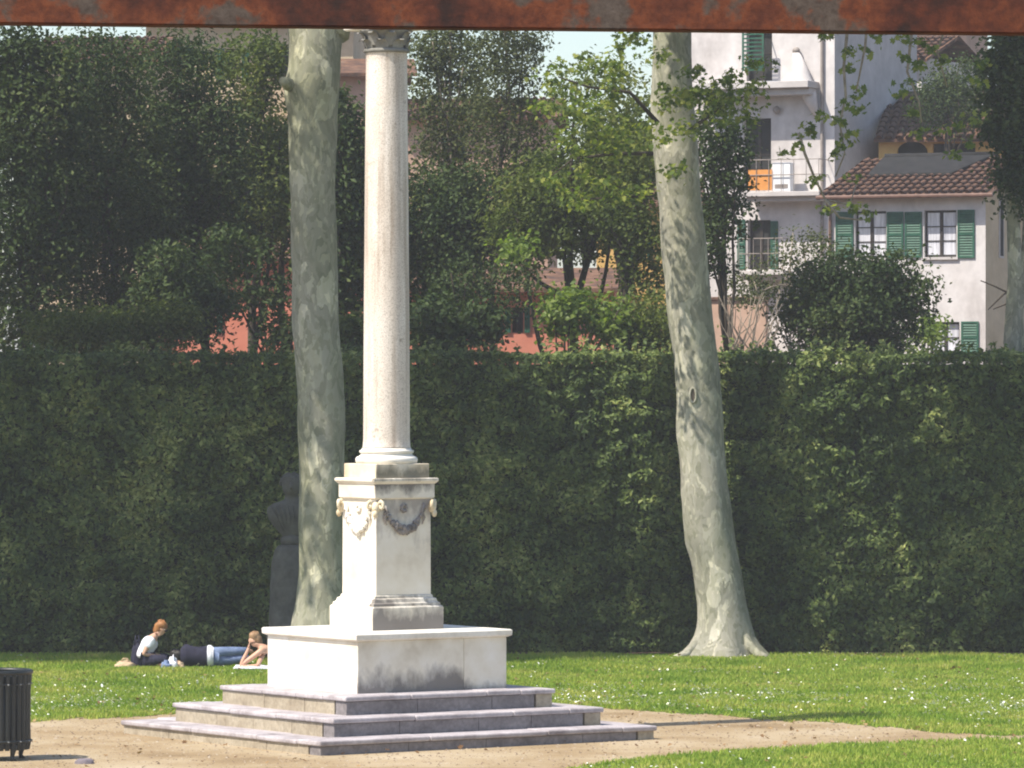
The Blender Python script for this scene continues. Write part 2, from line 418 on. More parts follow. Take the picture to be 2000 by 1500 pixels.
MARB = [(0.3,(0.56,0.49,0.38)),(0.5,(0.72,0.66,0.55)),(0.75,(0.82,0.78,0.71))]

M['hedge_leaf'] = leafmat('hedge_leaf', [(0.032,0.055,0.015),(0.065,0.100,0.025),(0.14,0.185,0.048),(0.34,0.36,0.12)], 0.2, 0.55, 0.2, patch=0.8)
M['hedge_core'] = surf('hedge_interior', [(0.3,(0.008,0.012,0.005)),(0.7,(0.022,0.028,0.012))], 3.0, 0.95, 0.6, 10, 0.05)
M['ever_leaf'] = leafmat('evergreen_leaf', [(0.018,0.036,0.011),(0.034,0.058,0.017),(0.055,0.085,0.026),(0.10,0.125,0.040)], 0.22, 0.6, 0.15, patch=0.5)
M['olive_leaf'] = leafmat('olive_green_leaf', [(0.045,0.070,0.018),(0.075,0.105,0.026),(0.12,0.15,0.038),(0.19,0.20,0.06)], 0.35, 0.6, 0.15, patch=0.5)  # sunlit look of foliage put into the leaf colour
M['airy_leaf'] = leafmat('grey_green_leaf', [(0.045,0.060,0.026),(0.070,0.088,0.036),(0.115,0.130,0.052)], 0.35, 0.6, 0.15)
M['plane_leaf'] = leafmat('young_plane_leaf', [(0.065,0.10,0.018),(0.10,0.15,0.026),(0.16,0.20,0.038),(0.25,0.27,0.06)], 0.45, 0.6, 0.15)
M['lime_leaf'] = leafmat('bright_lime_leaf', [(0.09,0.145,0.028),(0.14,0.20,0.038),(0.20,0.26,0.055)], 0.45, 0.5, 0.3)
M['grass_blade'] = leafmat('grass_blade', [(0.12,0.21,0.024),(0.20,0.30,0.04),(0.31,0.37,0.065),(0.44,0.42,0.12)], 0.3, 0.7, 0.1, patch=0.55)
M['petal'] = leafmat('daisy_petal', [(0.72,0.72,0.68),(0.80,0.80,0.78),(0.82,0.80,0.62)], 0.1, 0.7, 0.2)

# ------------------------------------------------------------------ ground
g = MB(); g.add([(-500,-150,0),(500,-150,0),(500,900,0),(-500,900,0)], [(0,1,2,3)])
tag(g.build('ground', M['soil']), kind='structure')
g = MB(); g.add([(-40,30,.004),(40,30,.004),(40,92,.004),(-40,92,.004)], [(0,1,2,3)])
tag(g.build('path', M['path']), kind='structure')

back_px = [(-1800,1455),(-700,1430),(0,1412),(120,1407),(250,1400),(350,1393),(450,1386),(700,1380),(950,1379),(1090,1380),(1180,1384),(1280,1391),(1380,1397),(1480,1404),(1560,1408),(1640,1414),(1720,1421),(1800,1428),(1880,1434),(1960,1435),(2040,1434),(2300,1430),(3600,1420)]
front_px = [(700,1580),(900,1535),(1120,1501),(1200,1490),(1300,1479),(1400,1470),(1500,1463),(1600,1457),(1700,1452),(1800,1449),(1900,1446),(2000,1444),(2200,1443),(3600,1440)]
def densify(pl, step=12):
    out = []
    for (a,b),(c,d) in zip(pl[:-1], pl[1:]):
        n = max(1, int(abs(c-a)/step))
        for i in range(n): out.append((a+(c-a)*i/n, b+(d-b)*i/n))
    out.append(pl[-1]); return out
def wob(p, amp):
    x, y = p
    return (x, y + amp*(mn.noise(Vector((x*1.3, y*.2, 3.0))) + .6*mn.noise(Vector((x*4.1, 0, 9.0))) + .45*mn.noise(Vector((x*11, 0, 2.0)))))
back_edge = [wob(GP(*p), 0.55) for p in densify(back_px,4)]
front_edge = [wob(GP(*p), 0.4) for p in densify(front_px,4)]
LAWN_FAR = 96.5
g = MB(); n = len(back_edge)
g.add([(x,y,.009) for x,y in back_edge] + [(x,LAWN_FAR + .2*mn.noise(Vector((x*1.1,0,5))),.009) for x,y in back_edge], [(i,i+1,n+i+1,n+i) for i in range(n-1)])
lawn = tag(g.build('lawn', M['turf']), kind='structure')
g = MB(); n = len(front_edge)
g.add([(x,y,.009) for x,y in front_edge] + [(x,40,.009) for x,y in front_edge], [(n+i,n+i+1,i+1,i) for i in range(n-1)])
tag(g.build('lawn', M['turf']), kind='structure')

bx = np.array([p[0] for p in back_edge]); by = np.array([p[1] for p in back_edge])
fx = np.array([p[0] for p in front_edge]); fy = np.array([p[1] for p in front_edge])
ob = np.argsort(bx); bx, by = bx[ob], by[ob]; of = np.argsort(fx); fx, fy = fx[of], fy[of]
def in_lawn(x, y, pad=0.0):
    yb = np.interp(x, bx, by); yf = np.interp(x, fx, fy, left=0)
    return ((y > yb + pad) & (y < LAWN_FAR)) | ((y < yf - pad) & (x > fx[0]))
def vnoise(x, y, sc, seed):
    return np.array([mn.noise(Vector((a*sc, b*sc, seed))) for a, b in zip(x, y)])

NG = 230000
gx = rng.uniform(-12.5, 12.5, NG*2); gy = rng.uniform(66.5, 96.5, NG*2)
bare = vnoise(gx, gy, .9, 21.0)*.6 + vnoise(gx, gy, 3.1, 5.0)*.5
keep = in_lawn(gx, gy, -0.25 + .35*rng.random(NG*2)) & (bare < .40 + .25*rng.random(NG*2)) & (np.abs(gx) < gy*0.118) & (rng.random(NG*2) < np.clip(1.3 - (gy-66)/60, .4, 1))
gx, gy = gx[keep][:NG], gy[keep][:NG]
n = len(gx); print('grass', n)
hh = rng.uniform(.03, .075, n) * (1 + .9*np.clip(vnoise(gx[:n], gy[:n], .55, 1.0), -.5, .8)); ang = rng.uniform(0, 2*np.pi, n); w = rng.uniform(.008, .017, n)
dx, dy = np.cos(ang)*w, np.sin(ang)*w
lean = rng.normal(size=(n,2))*.35*hh[:,None]
V = np.stack([np.c_[gx-dx, gy-dy, np.full(n,.006)], np.c_[gx+dx, gy+dy, np.full(n,.006)], np.c_[gx+lean[:,0], gy+lean[:,1], .006+hh]], axis=1).reshape(-1,3)
gr = obj('grass', tri_mesh('grass', V, np.arange(n*3).reshape(-1,3)), M['grass_blade'])
tag(gr, 'short mown green grass covering the lawn', 'grass', kind='stuff')

# daisies: little eight-sided heads on stalks
ND = 60000
dxx = rng.uniform(-12, 12, ND); dyy = rng.uniform(66.5, 95.8, ND)
den = vnoise(dxx, dyy, .45, 4.0)*1.2 + vnoise(dxx, dyy, 1.7, 8.0)*1.2 + vnoise(dxx, dyy, 4.0, 3.0)*.7
band = np.exp(-((dyy-81.5)/3.6)**2)
pk = np.clip(.03 + .34*band + .75*den*(.2+band), 0.006, 1)
keep = in_lawn(dxx, dyy, .12) & (np.abs(dxx) < dyy*.115) & (rng.random(ND) < pk*.75)
dxx, dyy = dxx[keep], dyy[keep]; n = len(dxx); print('daisies', n)
rad = rng.uniform(.009, .023, n); hz = rng.uniform(.05, .10, n)
Vd = []; tl = rng.normal(size=(n,2))*.45 + np.array([[-.15,-.35]])
for k in range(7):
    a = 2*np.pi*k/7
    Vd.append(np.c_[dxx+rad*np.cos(a), dyy+rad*np.sin(a), hz + rad*(tl[:,0]*np.cos(a)+tl[:,1]*np.sin(a))])
V = np.stack(Vd, axis=1).reshape(-1,3)
Fc = (np.arange(n)[:,None,None]*7 + np.array([[0,i,i+1] for i in range(1,6)])[None]).reshape(-1,3)
da = obj('daisies', tri_mesh('daisies', V, Fc), M['petal'])
tag(da, 'white daisies scattered thickly through the lawn grass', 'flowers', kind='stuff')

# loose gravel on the path
NP = 16000
px_ = rng.uniform(-10,10,NP); py_ = rng.uniform(67,84,NP); keep = ~in_lawn(px_, py_, -.15); px_, py_ = px_[keep], py_[keep]; n=len(px_)
s_ = rng.uniform(.006,.02,n); s_[rng.random(n)<.02]*=2.0
oc = np.array([(1,0,0),(0,1,0),(-1,0,0),(0,-1,0),(0,0,.7)])
V = (np.c_[px_,py_,np.full(n,.005)][:,None,:] + oc[None]*s_[:,None,None]*rng.uniform(.6,1.3,(n,5,1))).reshape(-1,3)
Fc = (np.arange(n)[:,None,None]*5 + np.array([[0,1,4],[1,2,4],[2,3,4],[3,0,4]])[None]).reshape(-1,3)
pg = obj('gravel', tri_mesh('gravel', V, Fc), leafmat('gravel_grains', [(0.13,0.09,0.06),(0.26,0.19,0.125),(0.40,0.33,0.25)], 0, .9, .2))
tag(pg, 'loose tan gravel strewn over the path', 'gravel', kind='stuff')

NF = 900
ax_ = rng.uniform(-10,10,NF); ay_ = rng.uniform(67,96,NF)
fl = obj('fallen_leaves', leaf_mesh('fallen_leaves', np.c_[ax_,ay_,rng.uniform(.012,.05,NF)], np.array([[0,0,1.]])+rng.normal(size=(NF,3))*.35, rng.uniform(.04,.10,NF), .6, .3, lobed=True), leafmat('dry_leaf', [(0.12,0.065,0.03),(0.22,0.13,0.06),(0.33,0.22,0.11)], 0.1, .8, .1))
tag(fl, 'dry brown leaves fallen over path and lawn', 'leaves', kind='stuff')

# ------------------------------------------------------------------ hedge
HY = 97.45
HX0, HX1, HT = -16.0, 16.0, 5.72
hedge = thing('hedge', 'tall clipped dark green hedge walling the back of the lawn', 'hedge', (0, HY+.9, 0))
GS = 0.04
gnx, gnz = int((HX1-HX0)/GS)+1, int((HT+.4)/GS)+1
hf = np.zeros((gnx, gnz))
def bump(cx, cz, rx, rz, hh_):
    i0, i1 = max(0,int((cx-rx-HX0)/GS)), min(gnx, int((cx+rx-HX0)/GS)+2); k0, k1 = max(0,int((cz-rz)/GS)), min(gnz, int((cz+rz)/GS)+2)
    if i1 <= i0 or k1 <= k0: return
    xx = (HX0+np.arange(i0,i1)*GS-cx)[:,None]/rx; zz = (np.arange(k0,k1)*GS-cz)[None]/rz
    q = hh_*np.sqrt(np.clip(1-xx*xx-zz*zz,0,1)); hf[i0:i1,k0:k1] = np.maximum(hf[i0:i1,k0:k1], q)
for _ in range(260): bump(rng.uniform(HX0,HX1), rng.uniform(0,HT), rng.uniform(.5,1.0), rng.uniform(.4,.8), rng.uniform(.06,.20))
hf0 = hf.copy()
hf[:] = 0
for _ in range(3000):
    r_ = rng.uniform(.14,.36); bump(rng.uniform(HX0,HX1), rng.uniform(0,HT), r_, r_*rng.uniform(.55,.95), rng.uniform(.06,.30))
hf = hf0 + hf
hgx, hgz = np.gradient(hf, GS)
def hat(a, x, z): return a[np.clip(((x-HX0)/GS).astype(int),0,gnx-1), np.clip((z/GS).astype(int),0,gnz-1)]
g = MB(); nx, nz = 320, 58
cxs = np.linspace(HX0,HX1,nx+1); czs = np.linspace(0,HT-.12,nz+1)
CX, CZ = np.meshgrid(cxs, czs); CY = HY - hat(hf, CX.ravel(), CZ.ravel()) + .10
vs_ = [(a, b_, c-.02) for a, b_, c in zip(CX.ravel(), CY, CZ.ravel())]
fs_ = [(j*(nx+1)+i, j*(nx+1)+i+1, (j+1)*(nx+1)+i+1, (j+1)*(nx+1)+i) for j in range(nz) for i in range(nx)]
k0 = len(vs_)
for x in cxs:
    vs_.append((x, HY+1.8, HT-.14)); vs_.append((x, HY+1.8, -.02))
for i in range(nx):
    a = nz*(nx+1)+i
    fs_.append((a, a+1, k0+2*i+2, k0+2*i)); fs_.append((k0+2*i, k0+2*i+2, k0+2*i+3, k0+2*i+1))
g.add(vs_, fs_); g.build('hedge_body', M['hedge_core'], hedge, smooth=True)
NL = 120000
lx = np.where(rng.random(NL)<.8, rng.uniform(-10.5,10.5,NL), rng.uniform(HX0,HX1,NL)); lz = rng.uniform(.02, HT+.04, NL)
P = np.c_[lx, HY - hat(hf,lx,lz) + rng.normal(size=NL)*.035, lz]
Nn = np.c_[-hat(hgx,lx,lz), -np.ones(NL), -hat(hgz,lx,lz)+.25] + rng.normal(size=(NL,3))*.55
NT = 14000
tx = rng.uniform(-11,11,NT); ty = rng.uniform(-.25,1.7,NT)
tz = HT + .02 + np.array([.13*mn.noise(Vector((a*.9,b*.9,1)))+.08*mn.noise(Vector((a*3,b*3,4))) for a,b in zip(tx,ty)]) + rng.uniform(-.08,.05,NT)
P = np.concatenate([P, np.c_[tx, HY+ty, tz]]); Nn = np.concatenate([Nn, np.array([[0,-.3,1.]]) + rng.normal(size=(NT,3))*.5])
# stray shoots standing out of the clipped top and face
SH = 420; sx = rng.uniform(-10.8,10.8,SH); st = rng.random(SH) < .6
for k in range(SH):
    n_ = 9; tt = np.linspace(0,1,n_)
    if st[k]: base_ = np.array([sx[k], HY+rng.uniform(-.1,.8), HT]); d_ = np.array([rng.normal()*.25, rng.normal()*.25-.1, 1])*rng.uniform(.12,.38)
    else: zz = rng.uniform(.3,HT); base_ = np.array([sx[k], HY-hf[int((sx[k]-HX0)/GS), int(zz/GS)], zz]); d_ = np.array([rng.normal()*.4, -1, .5+rng.normal()*.3])*rng.uniform(.12,.26)
    P = np.concatenate([P, base_ + tt[:,None]*d_ + rng.normal(size=(n_,3))*.03]) if k==-1 else P
    if k==0: EX=[]; EN=[]
    EX.append(base_ + tt[:,None]*d_ + rng.normal(size=(n_,3))*.03); EN.append(np.array([[-.2,-.5,.7]])+rng.normal(size=(n_,3))*.6)
P = np.concatenate([P]+EX); Nn = np.concatenate([Nn]+EN)
P[:,2] = np.maximum(P[:,2], .03)
hl = obj('foliage', leaf_mesh('hedge_foliage', P, Nn, rng.uniform(.08,.165,len(P)), .5, .3), M['hedge_leaf'], hedge)
hl['kind'] = 'stuff'

# ------------------------------------------------------------------ trees
def ring_trunk(name, prof, D, mat, parent, seg=28, lump=.06, flare=None, yshift=None):
    """prof: (py, left px, right px) outline of a round trunk standing at distance D"""
    rows = []
    prof = sorted(prof, key=lambda p: p[0])
    ys = np.array([p[0] for p in prof], float); l = np.array([p[1] for p in prof], float); r = np.array([p[2] for p in prof], float)
    yy = np.linspace(ys[0], ys[-1], 90)
    V=[]; Fs=[]
    for j, y in enumerate(yy):
        a = np.interp(y, ys, l); b = np.interp(y, ys, r)
        cx = X((a+b)/2, D); rr = (b-a)/2*D/9800; z = Z(y, D)
        for k in range(seg):
            t = 2*math.pi*k/seg
            d = 1 + lump*mn.noise(Vector((math.cos(t)*1.4, math.sin(t)*1.4, z*.9))) + .5*lump*mn.noise(Vector((math.cos(t)*3, math.sin(t)*3, z*2.3+5)))
            if flare and z < flare:
                q = ((flare - z)/flare)**2.2
                d *= 1 + .16*q*math.cos(5*t+1.1) + .08*q*math.cos(3*t)
            V.append((cx + rr*d*math.cos(t), D + rr*d*math.sin(t)*.95, z))
    n = len(yy)
    for j in range(n-1):
        for k in range(seg):
            k2=(k+1)%seg
            Fs.append((j*seg+k,(j+1)*seg+k,(j+1)*seg+k2,j*seg+k2))
    g = MB().add(V, Fs); g.f.append(tuple(range(seg)))
    return g.build(name, mat, parent, smooth=True)

def limb(pts, r0, r1, parent, mat, name='limb', seg=8):
    n = len(pts); rr = [r0+(r1-r0)*i/(n-1) for i in range(n)]
    return MB().tube(pts, rr, seg).build(name, mat, parent, smooth=True)

def curve(a, b, sag=.3, n=6, jit=.1):
    a, b = Vector(a), Vector(b); out = []
    d = (b-a).length
    for i in range(n+1):
        t = i/n
        p = a.lerp(b, t); p.z += sag*d*math.sin(math.pi*t)*.5
        if 0 < i < n: p += Vector((random.uniform(-1,1),random.uniform(-1,1),random.uniform(-1,1)))*jit*d*.12
        out.append(p)
    return out

def clusters(c, rad, n, inner=.35):
    d = norm(rng.normal(size=(n,3))); q = (inner**3 + (1-inner**3)*rng.random((n,1)))**(1/3)
    return np.array(c) + d*q*np.array(rad)

def foliage(name, cl, m, cr, size, mat, parent, up=.5, aspect=.55, lobed=False, flat=.8, kind=True, gap=0):
    n = len(cl)
    crs = rng.uniform(.6,1.3,(n,1))*cr
    C = np.repeat(cl, m, axis=0); Q = np.repeat(crs, m, axis=0)
    off = rng.normal(size=(n*m,3))*Q*np.array([1,1,flat])*.55
    P = C + off
    Nn = norm(off)*.5 + np.array([[0,0,up]]) + rng.normal(size=(n*m,3))*.55
    me = leaf_mesh(name, P, Nn, rng.uniform(size[0],size[1],n*m), aspect, .25, lobed=lobed)
    o = obj(name, me, mat, parent)
    o['kind'] = 'stuff'
    return o

# --- the two plane trees in view
LT_D, RT_D = 92.5, 96.2
lt = thing('plane_tree', 'pale mottled plane tree trunk rising behind the column pedestal', 'tree', (X(628,LT_D),LT_D,0), group='plane trees along the hedge')
prof_l = [(-160,556,672),(-60,560,676),(60,561,672),(100,564,668),(135,562,668),(165,555,664),(195,557,660),(225,562,657),(300,563,655),(400,566,656),(500,569,660),(640,571,664),(700,575,668),(800,580,672),(900,583,673),(1000,585,673),(1100,584,675),(1180,578,682),(1230,567,694),(1270,553,708),(GD(0) and 1302,540,722)]
ring_trunk('trunk', prof_l, LT_D, M['plane_bark'], lt, lump=.09, flare=1.0)
limb(curve(PT(640,70,LT_D), PT(730,-330,LT_D+1.2), .0, 6), .40, .2, lt, M['plane_bark'])
limb(curve(PT(600,-60,LT_D), PT(430,-420,LT_D-1), .05, 6), .45, .2, lt, M['plane_bark'])
limb(curve(PT(590,-120,LT_D), PT(60,-450,LT_D-.5), .1, 6), .35, .12, lt, M['plane_bark'])
limb(curve(PT(566,166,LT_D-.3), PT(552,158,LT_D-.6), .0, 3), .13, .08, lt, M['plane_bark'], 'knot')
clL = clusters((-11.7, 92.0, 17.0), (4.6, 4.6, 4.6), 240)
foliage('crown', clL, 110, .75, (.18,.30), M['plane_leaf'], lt, lobed=True)

rt = thing('plane_tree', 'leaning mottled plane tree with flared roots before the hedge', 'tree', (X(1408,RT_D),RT_D,0), group='plane trees along the hedge')
prof_r = [(-160,1282,1352),(60,1276,1350),(200,1271,1355),(300,1275,1362),(400,1285,1372),(500,1293,1382),(600,1302,1392),(700,1315,1403),(760,1318,1407),(800,1321,1410),(850,1320,1412),(900,1327,1418),(960,1330,1424),(1000,1335,1429),(1060,1338,1437),(1100,1350,1445),(1180,1363,1459),(1220,1362,1470),(1245,1354,1475),(1262,1343,1482),(1278,1325,1492),(1290,1316,1499)]
ring_trunk('trunk', prof_r, RT_D, M['plane_bark'], rt, lump=.08, flare=1.1)
# big roots
for (pa, pb, r0) in (((1392,1205),(1318,1288),.14),((1432,1205),(1500,1288),.14),((1400,1225),(1388,1294),.15),((1430,1225),(1446,1294),.15)):
    a = PT(pa[0],pa[1],RT_D-.1); b = PT(pb[0],pb[1],RT_D-.62); b.z = -.03
    limb(curve(a, b, -.32, 7, .0), r0, .07, rt, M['plane_bark'], 'root')
limb(curve(PT(1325,-60,RT_D), PT(1700,-380,RT_D-1), .05, 6), .34, .14, rt, M['plane_bark'])
limb(curve(PT(1310,-120,RT_D), PT(1330,-600,RT_D-.5), .0, 6), .36, .14, rt, M['plane_bark'])
limb(curve(PT(1305,-60,RT_D), PT(1050,-300,RT_D-1), .05, 6), .3, .12, rt, M['plane_bark'])
clR = clusters((4.6, 92.2, 17.4), (4.5, 4.6, 4.3), 230)
foliage('crown', clR, 95, .75, (.18,.30), M['plane_leaf'], rt, lobed=True)

def scar(parent, px, py, D, rr, w, h):
    c = PT(px,py,D); dirn = Vector(((px-rr[0])/rr[1], -math.sqrt(max(.05,1-((px-rr[0])/rr[1])**2)), 0)); R_ = rr[1]*D/9800
    c = Vector((X(rr[0],D), D, c.z)) + dirn*R_*.97; tn = Vector((-dirn.y, dirn.x, 0)); pts=[]
    for k in range(17):
        a=2*math.pi*k/16; pts.append(c + tn*w*math.cos(a) + Vector((0,0,h*math.sin(a))) + dirn*.01)
    s_=MB().tube(pts,.022,7,False).build('branch_scar', M['plane_bark'], parent, smooth=True)
    MB().add([c+dirn*.008]+[c+dirn*.004+(p-c)*.9 for p in pts[:-1]],[(0,k+1,(k+1)%16+1) for k in range(16)]).build('hollow', M['bark_dark'], s_)
scar(rt,1352,772,RT_D,(1362,44),.06,.14)
scar(lt,582,182,LT_D,(609,50),.05,.08)
# sunny leaf sprays on low boughs of the right plane tree, (px, py, radius px)
def sprays(parent, D, pts, m, size, mat, name='low_foliage', spread=1.0, lobed=True, dd=1.2):
    cl = []; 
    for (a,b,r) in pts:
        k = max(3, int(r*r/160))
        for i in range(k):
            an = random.uniform(0,6.283); q = r*math.sqrt(random.random())
            cl.append(PT(a+q*math.cos(an), b+q*math.sin(an)*.8, D+random.uniform(-dd,dd)))
    return foliage(name, np.array(cl), m, .20*spread, size, mat, parent, up=.6, lobed=lobed, flat=.55)
low = [(1080,150,28),(1100,200,32),(1130,240,34),(1170,210,26),(1190,270,36),(1145,300,26),(1100,280,22),(1225,300,28),(1160,350,30),(1110,370,24),(1210,375,34),(1255,380,22),(1240,240,24),(1130,120,22),(1190,120,32),(1235,90,30),(1080,350,14),(1140,395,18),(1200,160,28),(1060,200,16)]
sprays(rt, 93.6, low, 20, (.075,.135), M['plane_leaf'], spread=1.35)
low2 = [(1300,190,30),(1345,200,32),(1395,195,40),(1440,215,38),(1410,160,30),(1465,170,26),(1385,240,26),(1330,250,20),(1480,130,16),(1290,120,22),(1350,140,18),(1320,330,16),(1290,270,18),(1365,190,28)]
sprays(rt, 93.4, low2, 20, (.075,.135), M['plane_leaf'], spread=1.35)
for pl in ([(1275,300),(1200,300),(1120,310),(1075,345)],[(1285,240),(1230,180),(1150,170),(1090,150)],[(1340,260),(1400,215),(1470,180)],[(1275,380),(1210,385),(1130,390)]):
    limb([PT(a,b,94.2-.25*i) for i,(a,b) in enumerate(pl)], .045, .012, rt, M['bark_dark'], 'branch', 6)
hang = [[(1668,-40),(1655,60),(1648,130),(1652,190),(1640,240),(1650,300),(1632,345)],
        [(1700,-40),(1690,90),(1672,180)],
        [(1600,-20),(1612,40),(1622,80)],
        [(1560,260),(1572,300),(1590,345),(1612,390),(1660,400),(1672,360)],
        [(1800,-20),(1780,70),(1772,140),(1795,200),(1800,240)],
        [(1870,-20),(1845,60),(1830,100),(1850,170)],
        [(1612,390),(1640,425),(1685,430)]]
for pl in hang:
    limb([PT(a,b,92.6+.12*i) for i,(a,b) in enumerate(pl)], .035, .012, rt, M['twig'], 'hanging_branch', 6)
leafspots = [(1655,100,9),(1648,135,12),(1668,185,14),(1685,215,13),(1655,210,11),(1640,238,12),(1662,265,15),(1645,290,12),(1605,230,13),(1632,300,10),(1585,250,12),(1560,280,16),(1530,300,10),(1590,350,10),(1578,255,9),(1665,350,10),(1690,95,8),(1615,70,9),(1720,70,12),(1690,420,9),(1615,405,9),(1665,405,9),
   (1790,75,14),(1765,110,12),(1800,130,14),(1775,160,13),(1760,190,11),(1820,90,14),(1840,120,12),(1760,75,10),(1785,215,12),(1800,255,14),(1830,260,12),(1870,240,11),(1880,280,14),(1860,300,10),(1905,230,12),(1905,160,16),(1925,120,18)]
sprays(rt, 92.8, leafspots, 6, (.09,.16), M['plane_leaf'], 'hanging_foliage', .7)

# off to the left, plane trees whose crowns shade the hedge
for i,(x,y) in enumerate(((-18.0,93.0),(-25.0,92.4))):
    t = thing('plane_tree', ['tall plane tree standing past the litter bin, shading the dark hedge','tall plane tree at the far end of the row along the hedge'][i], 'tree', (x,y,0), group='plane trees along the hedge')
    MB().tube([(x+.1*math.sin(z*.5),y,z) for z in np.linspace(-.05,15,16)], [.75]+[.6-.012*k for k in range(15)], 16).build('trunk', M['plane_bark'], t, smooth=True)
    for k in range(4):
        limb(curve((x,y,11+k), (x+random.uniform(-3,3),y+random.uniform(-2,2),16+k), .05, 5), .28, .1, t, M['plane_bark'])
    foliage('crown', clusters((x-.2,y-.6,16.5),(4.6,4.6,5.4),260), 110, .8, (.18,.30), M['plane_leaf'], t, lobed=True)

# --- trees behind the hedge. (label, px, D, crown boxes [(cx,cy,rx,ry,n clusters)], leaf material, leaves per cluster, cluster radius m, leaf size, trunk lean px)
def back_tree(name, label, px, D, boxes, mat, m, cr, size, lean=0, tr=.16, depth=1.4, nl=6, trunk_top=None, cat='tree', group='trees behind the hedge', up=.45, bark='bark_dark', fill=1.4):
    t = thing(name, label, cat, (X(px,D),D,0), group=group)
    cls = []
    for (cx,cy,rx,ry,n) in boxes:
        s = D/9800
        cls.append(clusters((X(cx,D),D,Z(cy,D)), (rx*s, max(.7,min(depth, rx*s)), ry*s), int(n*fill), .25))
    cl = np.concatenate(cls)
    cx, cy = boxes[0][0], boxes[0][1]
    ty = trunk_top if trunk_top is not None else cy - boxes[0][3]*.5
    top_ = PT(cx+lean, ty, D)
    basept = Vector((X(px,D),D,-.05))
    pts = curve(basept, top_, 0, 9, .12)
    rr = [tr*(1-.75*i/9) for i in range(10)]
    MB().tube(pts, rr, 9).build('trunk', M[bark], t, smooth=True)
    for k in range(nl):
        q = Vector(cl[random.randrange(len(cl))]); a = pts[random.randrange(4,9)]
        limb(curve(a, q, .12, 5, .2), tr*.38, .015, t, M[bark], 'limb', 6)
    ls = random.uniform(.95,1.5) if mat!='airy_leaf' else 1.0
    foliage('crown', cl, m, cr*.95, (size[0]*ls,size[1]*ls), M[mat], t, up=up, aspect=random.uniform(.42,.7))
    return t

BT = back_tree
BT('evergreen_tree','dark evergreen tree filling the corner above the litter bin',40,103,[(40,400,130,330,330),(25,140,70,110,56),(110,160,60,80,20)],'ever_leaf',42,.42,(.07,.13),nl=7)
BT('evergreen_tree','dense dark evergreen tree beside the ochre building eaves',220,105,[(220,430,130,300,360),(190,150,90,100,62)],'ever_leaf',42,.42,(.07,.13),nl=7)
BT('evergreen_tree','dark evergreen tree in front of the tall ochre building',395,107,[(390,370,120,230,270),(340,140,90,85,40),(340,560,60,70,40)],'ever_leaf',42,.42,(.07,.13),nl=7)
BT('evergreen_tree','olive green tree reaching past the pale trunk of the plane tree',505,110,[(500,340,75,190,120),(460,130,100,75,34),(525,125,36,70,16)],'olive_leaf',36,.4,(.07,.13),nl=7,trunk_top=120)
BT('evergreen_tree','dark tree seen between plane trunk and granite column',668,105,[(665,420,70,240,170)],'ever_leaf',42,.4,(.07,.13),nl=5)
BT('evergreen_tree','dark evergreen tree just beyond the granite column shaft',870,106,[(865,480,95,165,190),(930,420,70,90,60)],'ever_leaf',42,.4,(.07,.13),nl=6)
BT('airy_tree','thin airy tree with sky showing beside the column capital',905,111,[(880,200,85,170,150),(860,90,70,60,44)],'airy_leaf',30,.34,(.07,.12),nl=10,tr=.1,trunk_top=60,bark='twig')
BT('airy_tree','slender airy tree with forked pale stems against the sky',965,109,[(985,230,80,210,160),(1000,80,70,55,40)],'airy_leaf',30,.34,(.07,.12),nl=10,tr=.1,trunk_top=50)
BT('evergreen_tree','dark tree behind the bright plane leaves',1075,104,[(1120,400,120,110,150),(1020,440,60,90,60),(1170,220,100,110,46)],'olive_leaf',40,.4,(.07,.13),lean=20,nl=7,trunk_top=430,tr=.2)
BT('evergreen_tree','leaning dark tree before the yellow house',1135,103,[(1230,430,60,60,42),(1270,520,60,70,40),(1250,330,60,60,46)],'olive_leaf',36,.36,(.07,.12),lean=10,nl=7,trunk_top=420,tr=.14)
BT('evergreen_bush','rounded evergreen bush growing against the leaning plane trunk',1275,101,[(1270,640,80,65,80)],'olive_leaf',40,.36,(.07,.12),nl=4,tr=.08)
BT('evergreen_tree','dark ilex tree hanging over the white tower house',1410,103,[(1420,360,56,110,90),(1400,260,55,55,24),(1395,470,25,70,26)],'ever_leaf',40,.34,(.07,.12),nl=7,tr=.12,fill=1.0)
BT('evergreen_bush','large dark rounded bush below the shuttered windows',1660,104,[(1660,625,140,80,200),(1690,565,110,60,60),(1600,570,60,50,30),(1760,560,60,70,26),(1640,530,60,50,22)],'ever_leaf',40,.36,(.07,.12),nl=10,tr=.14,trunk_top=560)
BT('grey_shrub','thin grey-leaved shrub under the tower house balcony',1555,110,[(1570,500,60,50,36),(1480,560,70,40,40)],'airy_leaf',22,.3,(.06,.10),nl=10,tr=.06,bark='twig')
BT('evergreen_tree','small dark tree growing between the tiled roofs',1850,148.6,[(1850,205,75,55,90),(1880,150,60,40,30)],'ever_leaf',40,.42,(.08,.15),nl=5,tr=.12,trunk_top=200,depth=.8)
BT('evergreen_tree','black-green tree leaning over the tan gable wall',1985,99,[(1995,180,72,170,230),(1990,340,36,70,40)],'ever_leaf',42,.34,(.07,.12),nl=6,tr=.3,trunk_top=160,bark='plane_bark')
BT('lime_shrub','bright yellow-green shrub lit beyond the hedge',1120,100.5,[(1110,610,44,46,36),(1195,625,30,36,20),(1005,490,20,22,6)],'lime_leaf',30,.34,(.08,.14),nl=4,tr=.06)
BT('lime_shrub','bright green shrub by the small shuttered window',1800,112,[(1815,650,30,28,20),(1640,665,20,20,10)],'lime_leaf',26,.3,(.07,.12),nl=3,tr=.05)
BT('climber_shrub','low leafy shrub spilling over the hedge top',180,100,[(170,650,120,40,110),(330,640,60,45,50)],'olive_leaf',40,.34,(.07,.12),nl=3,tr=.06,up=.6)
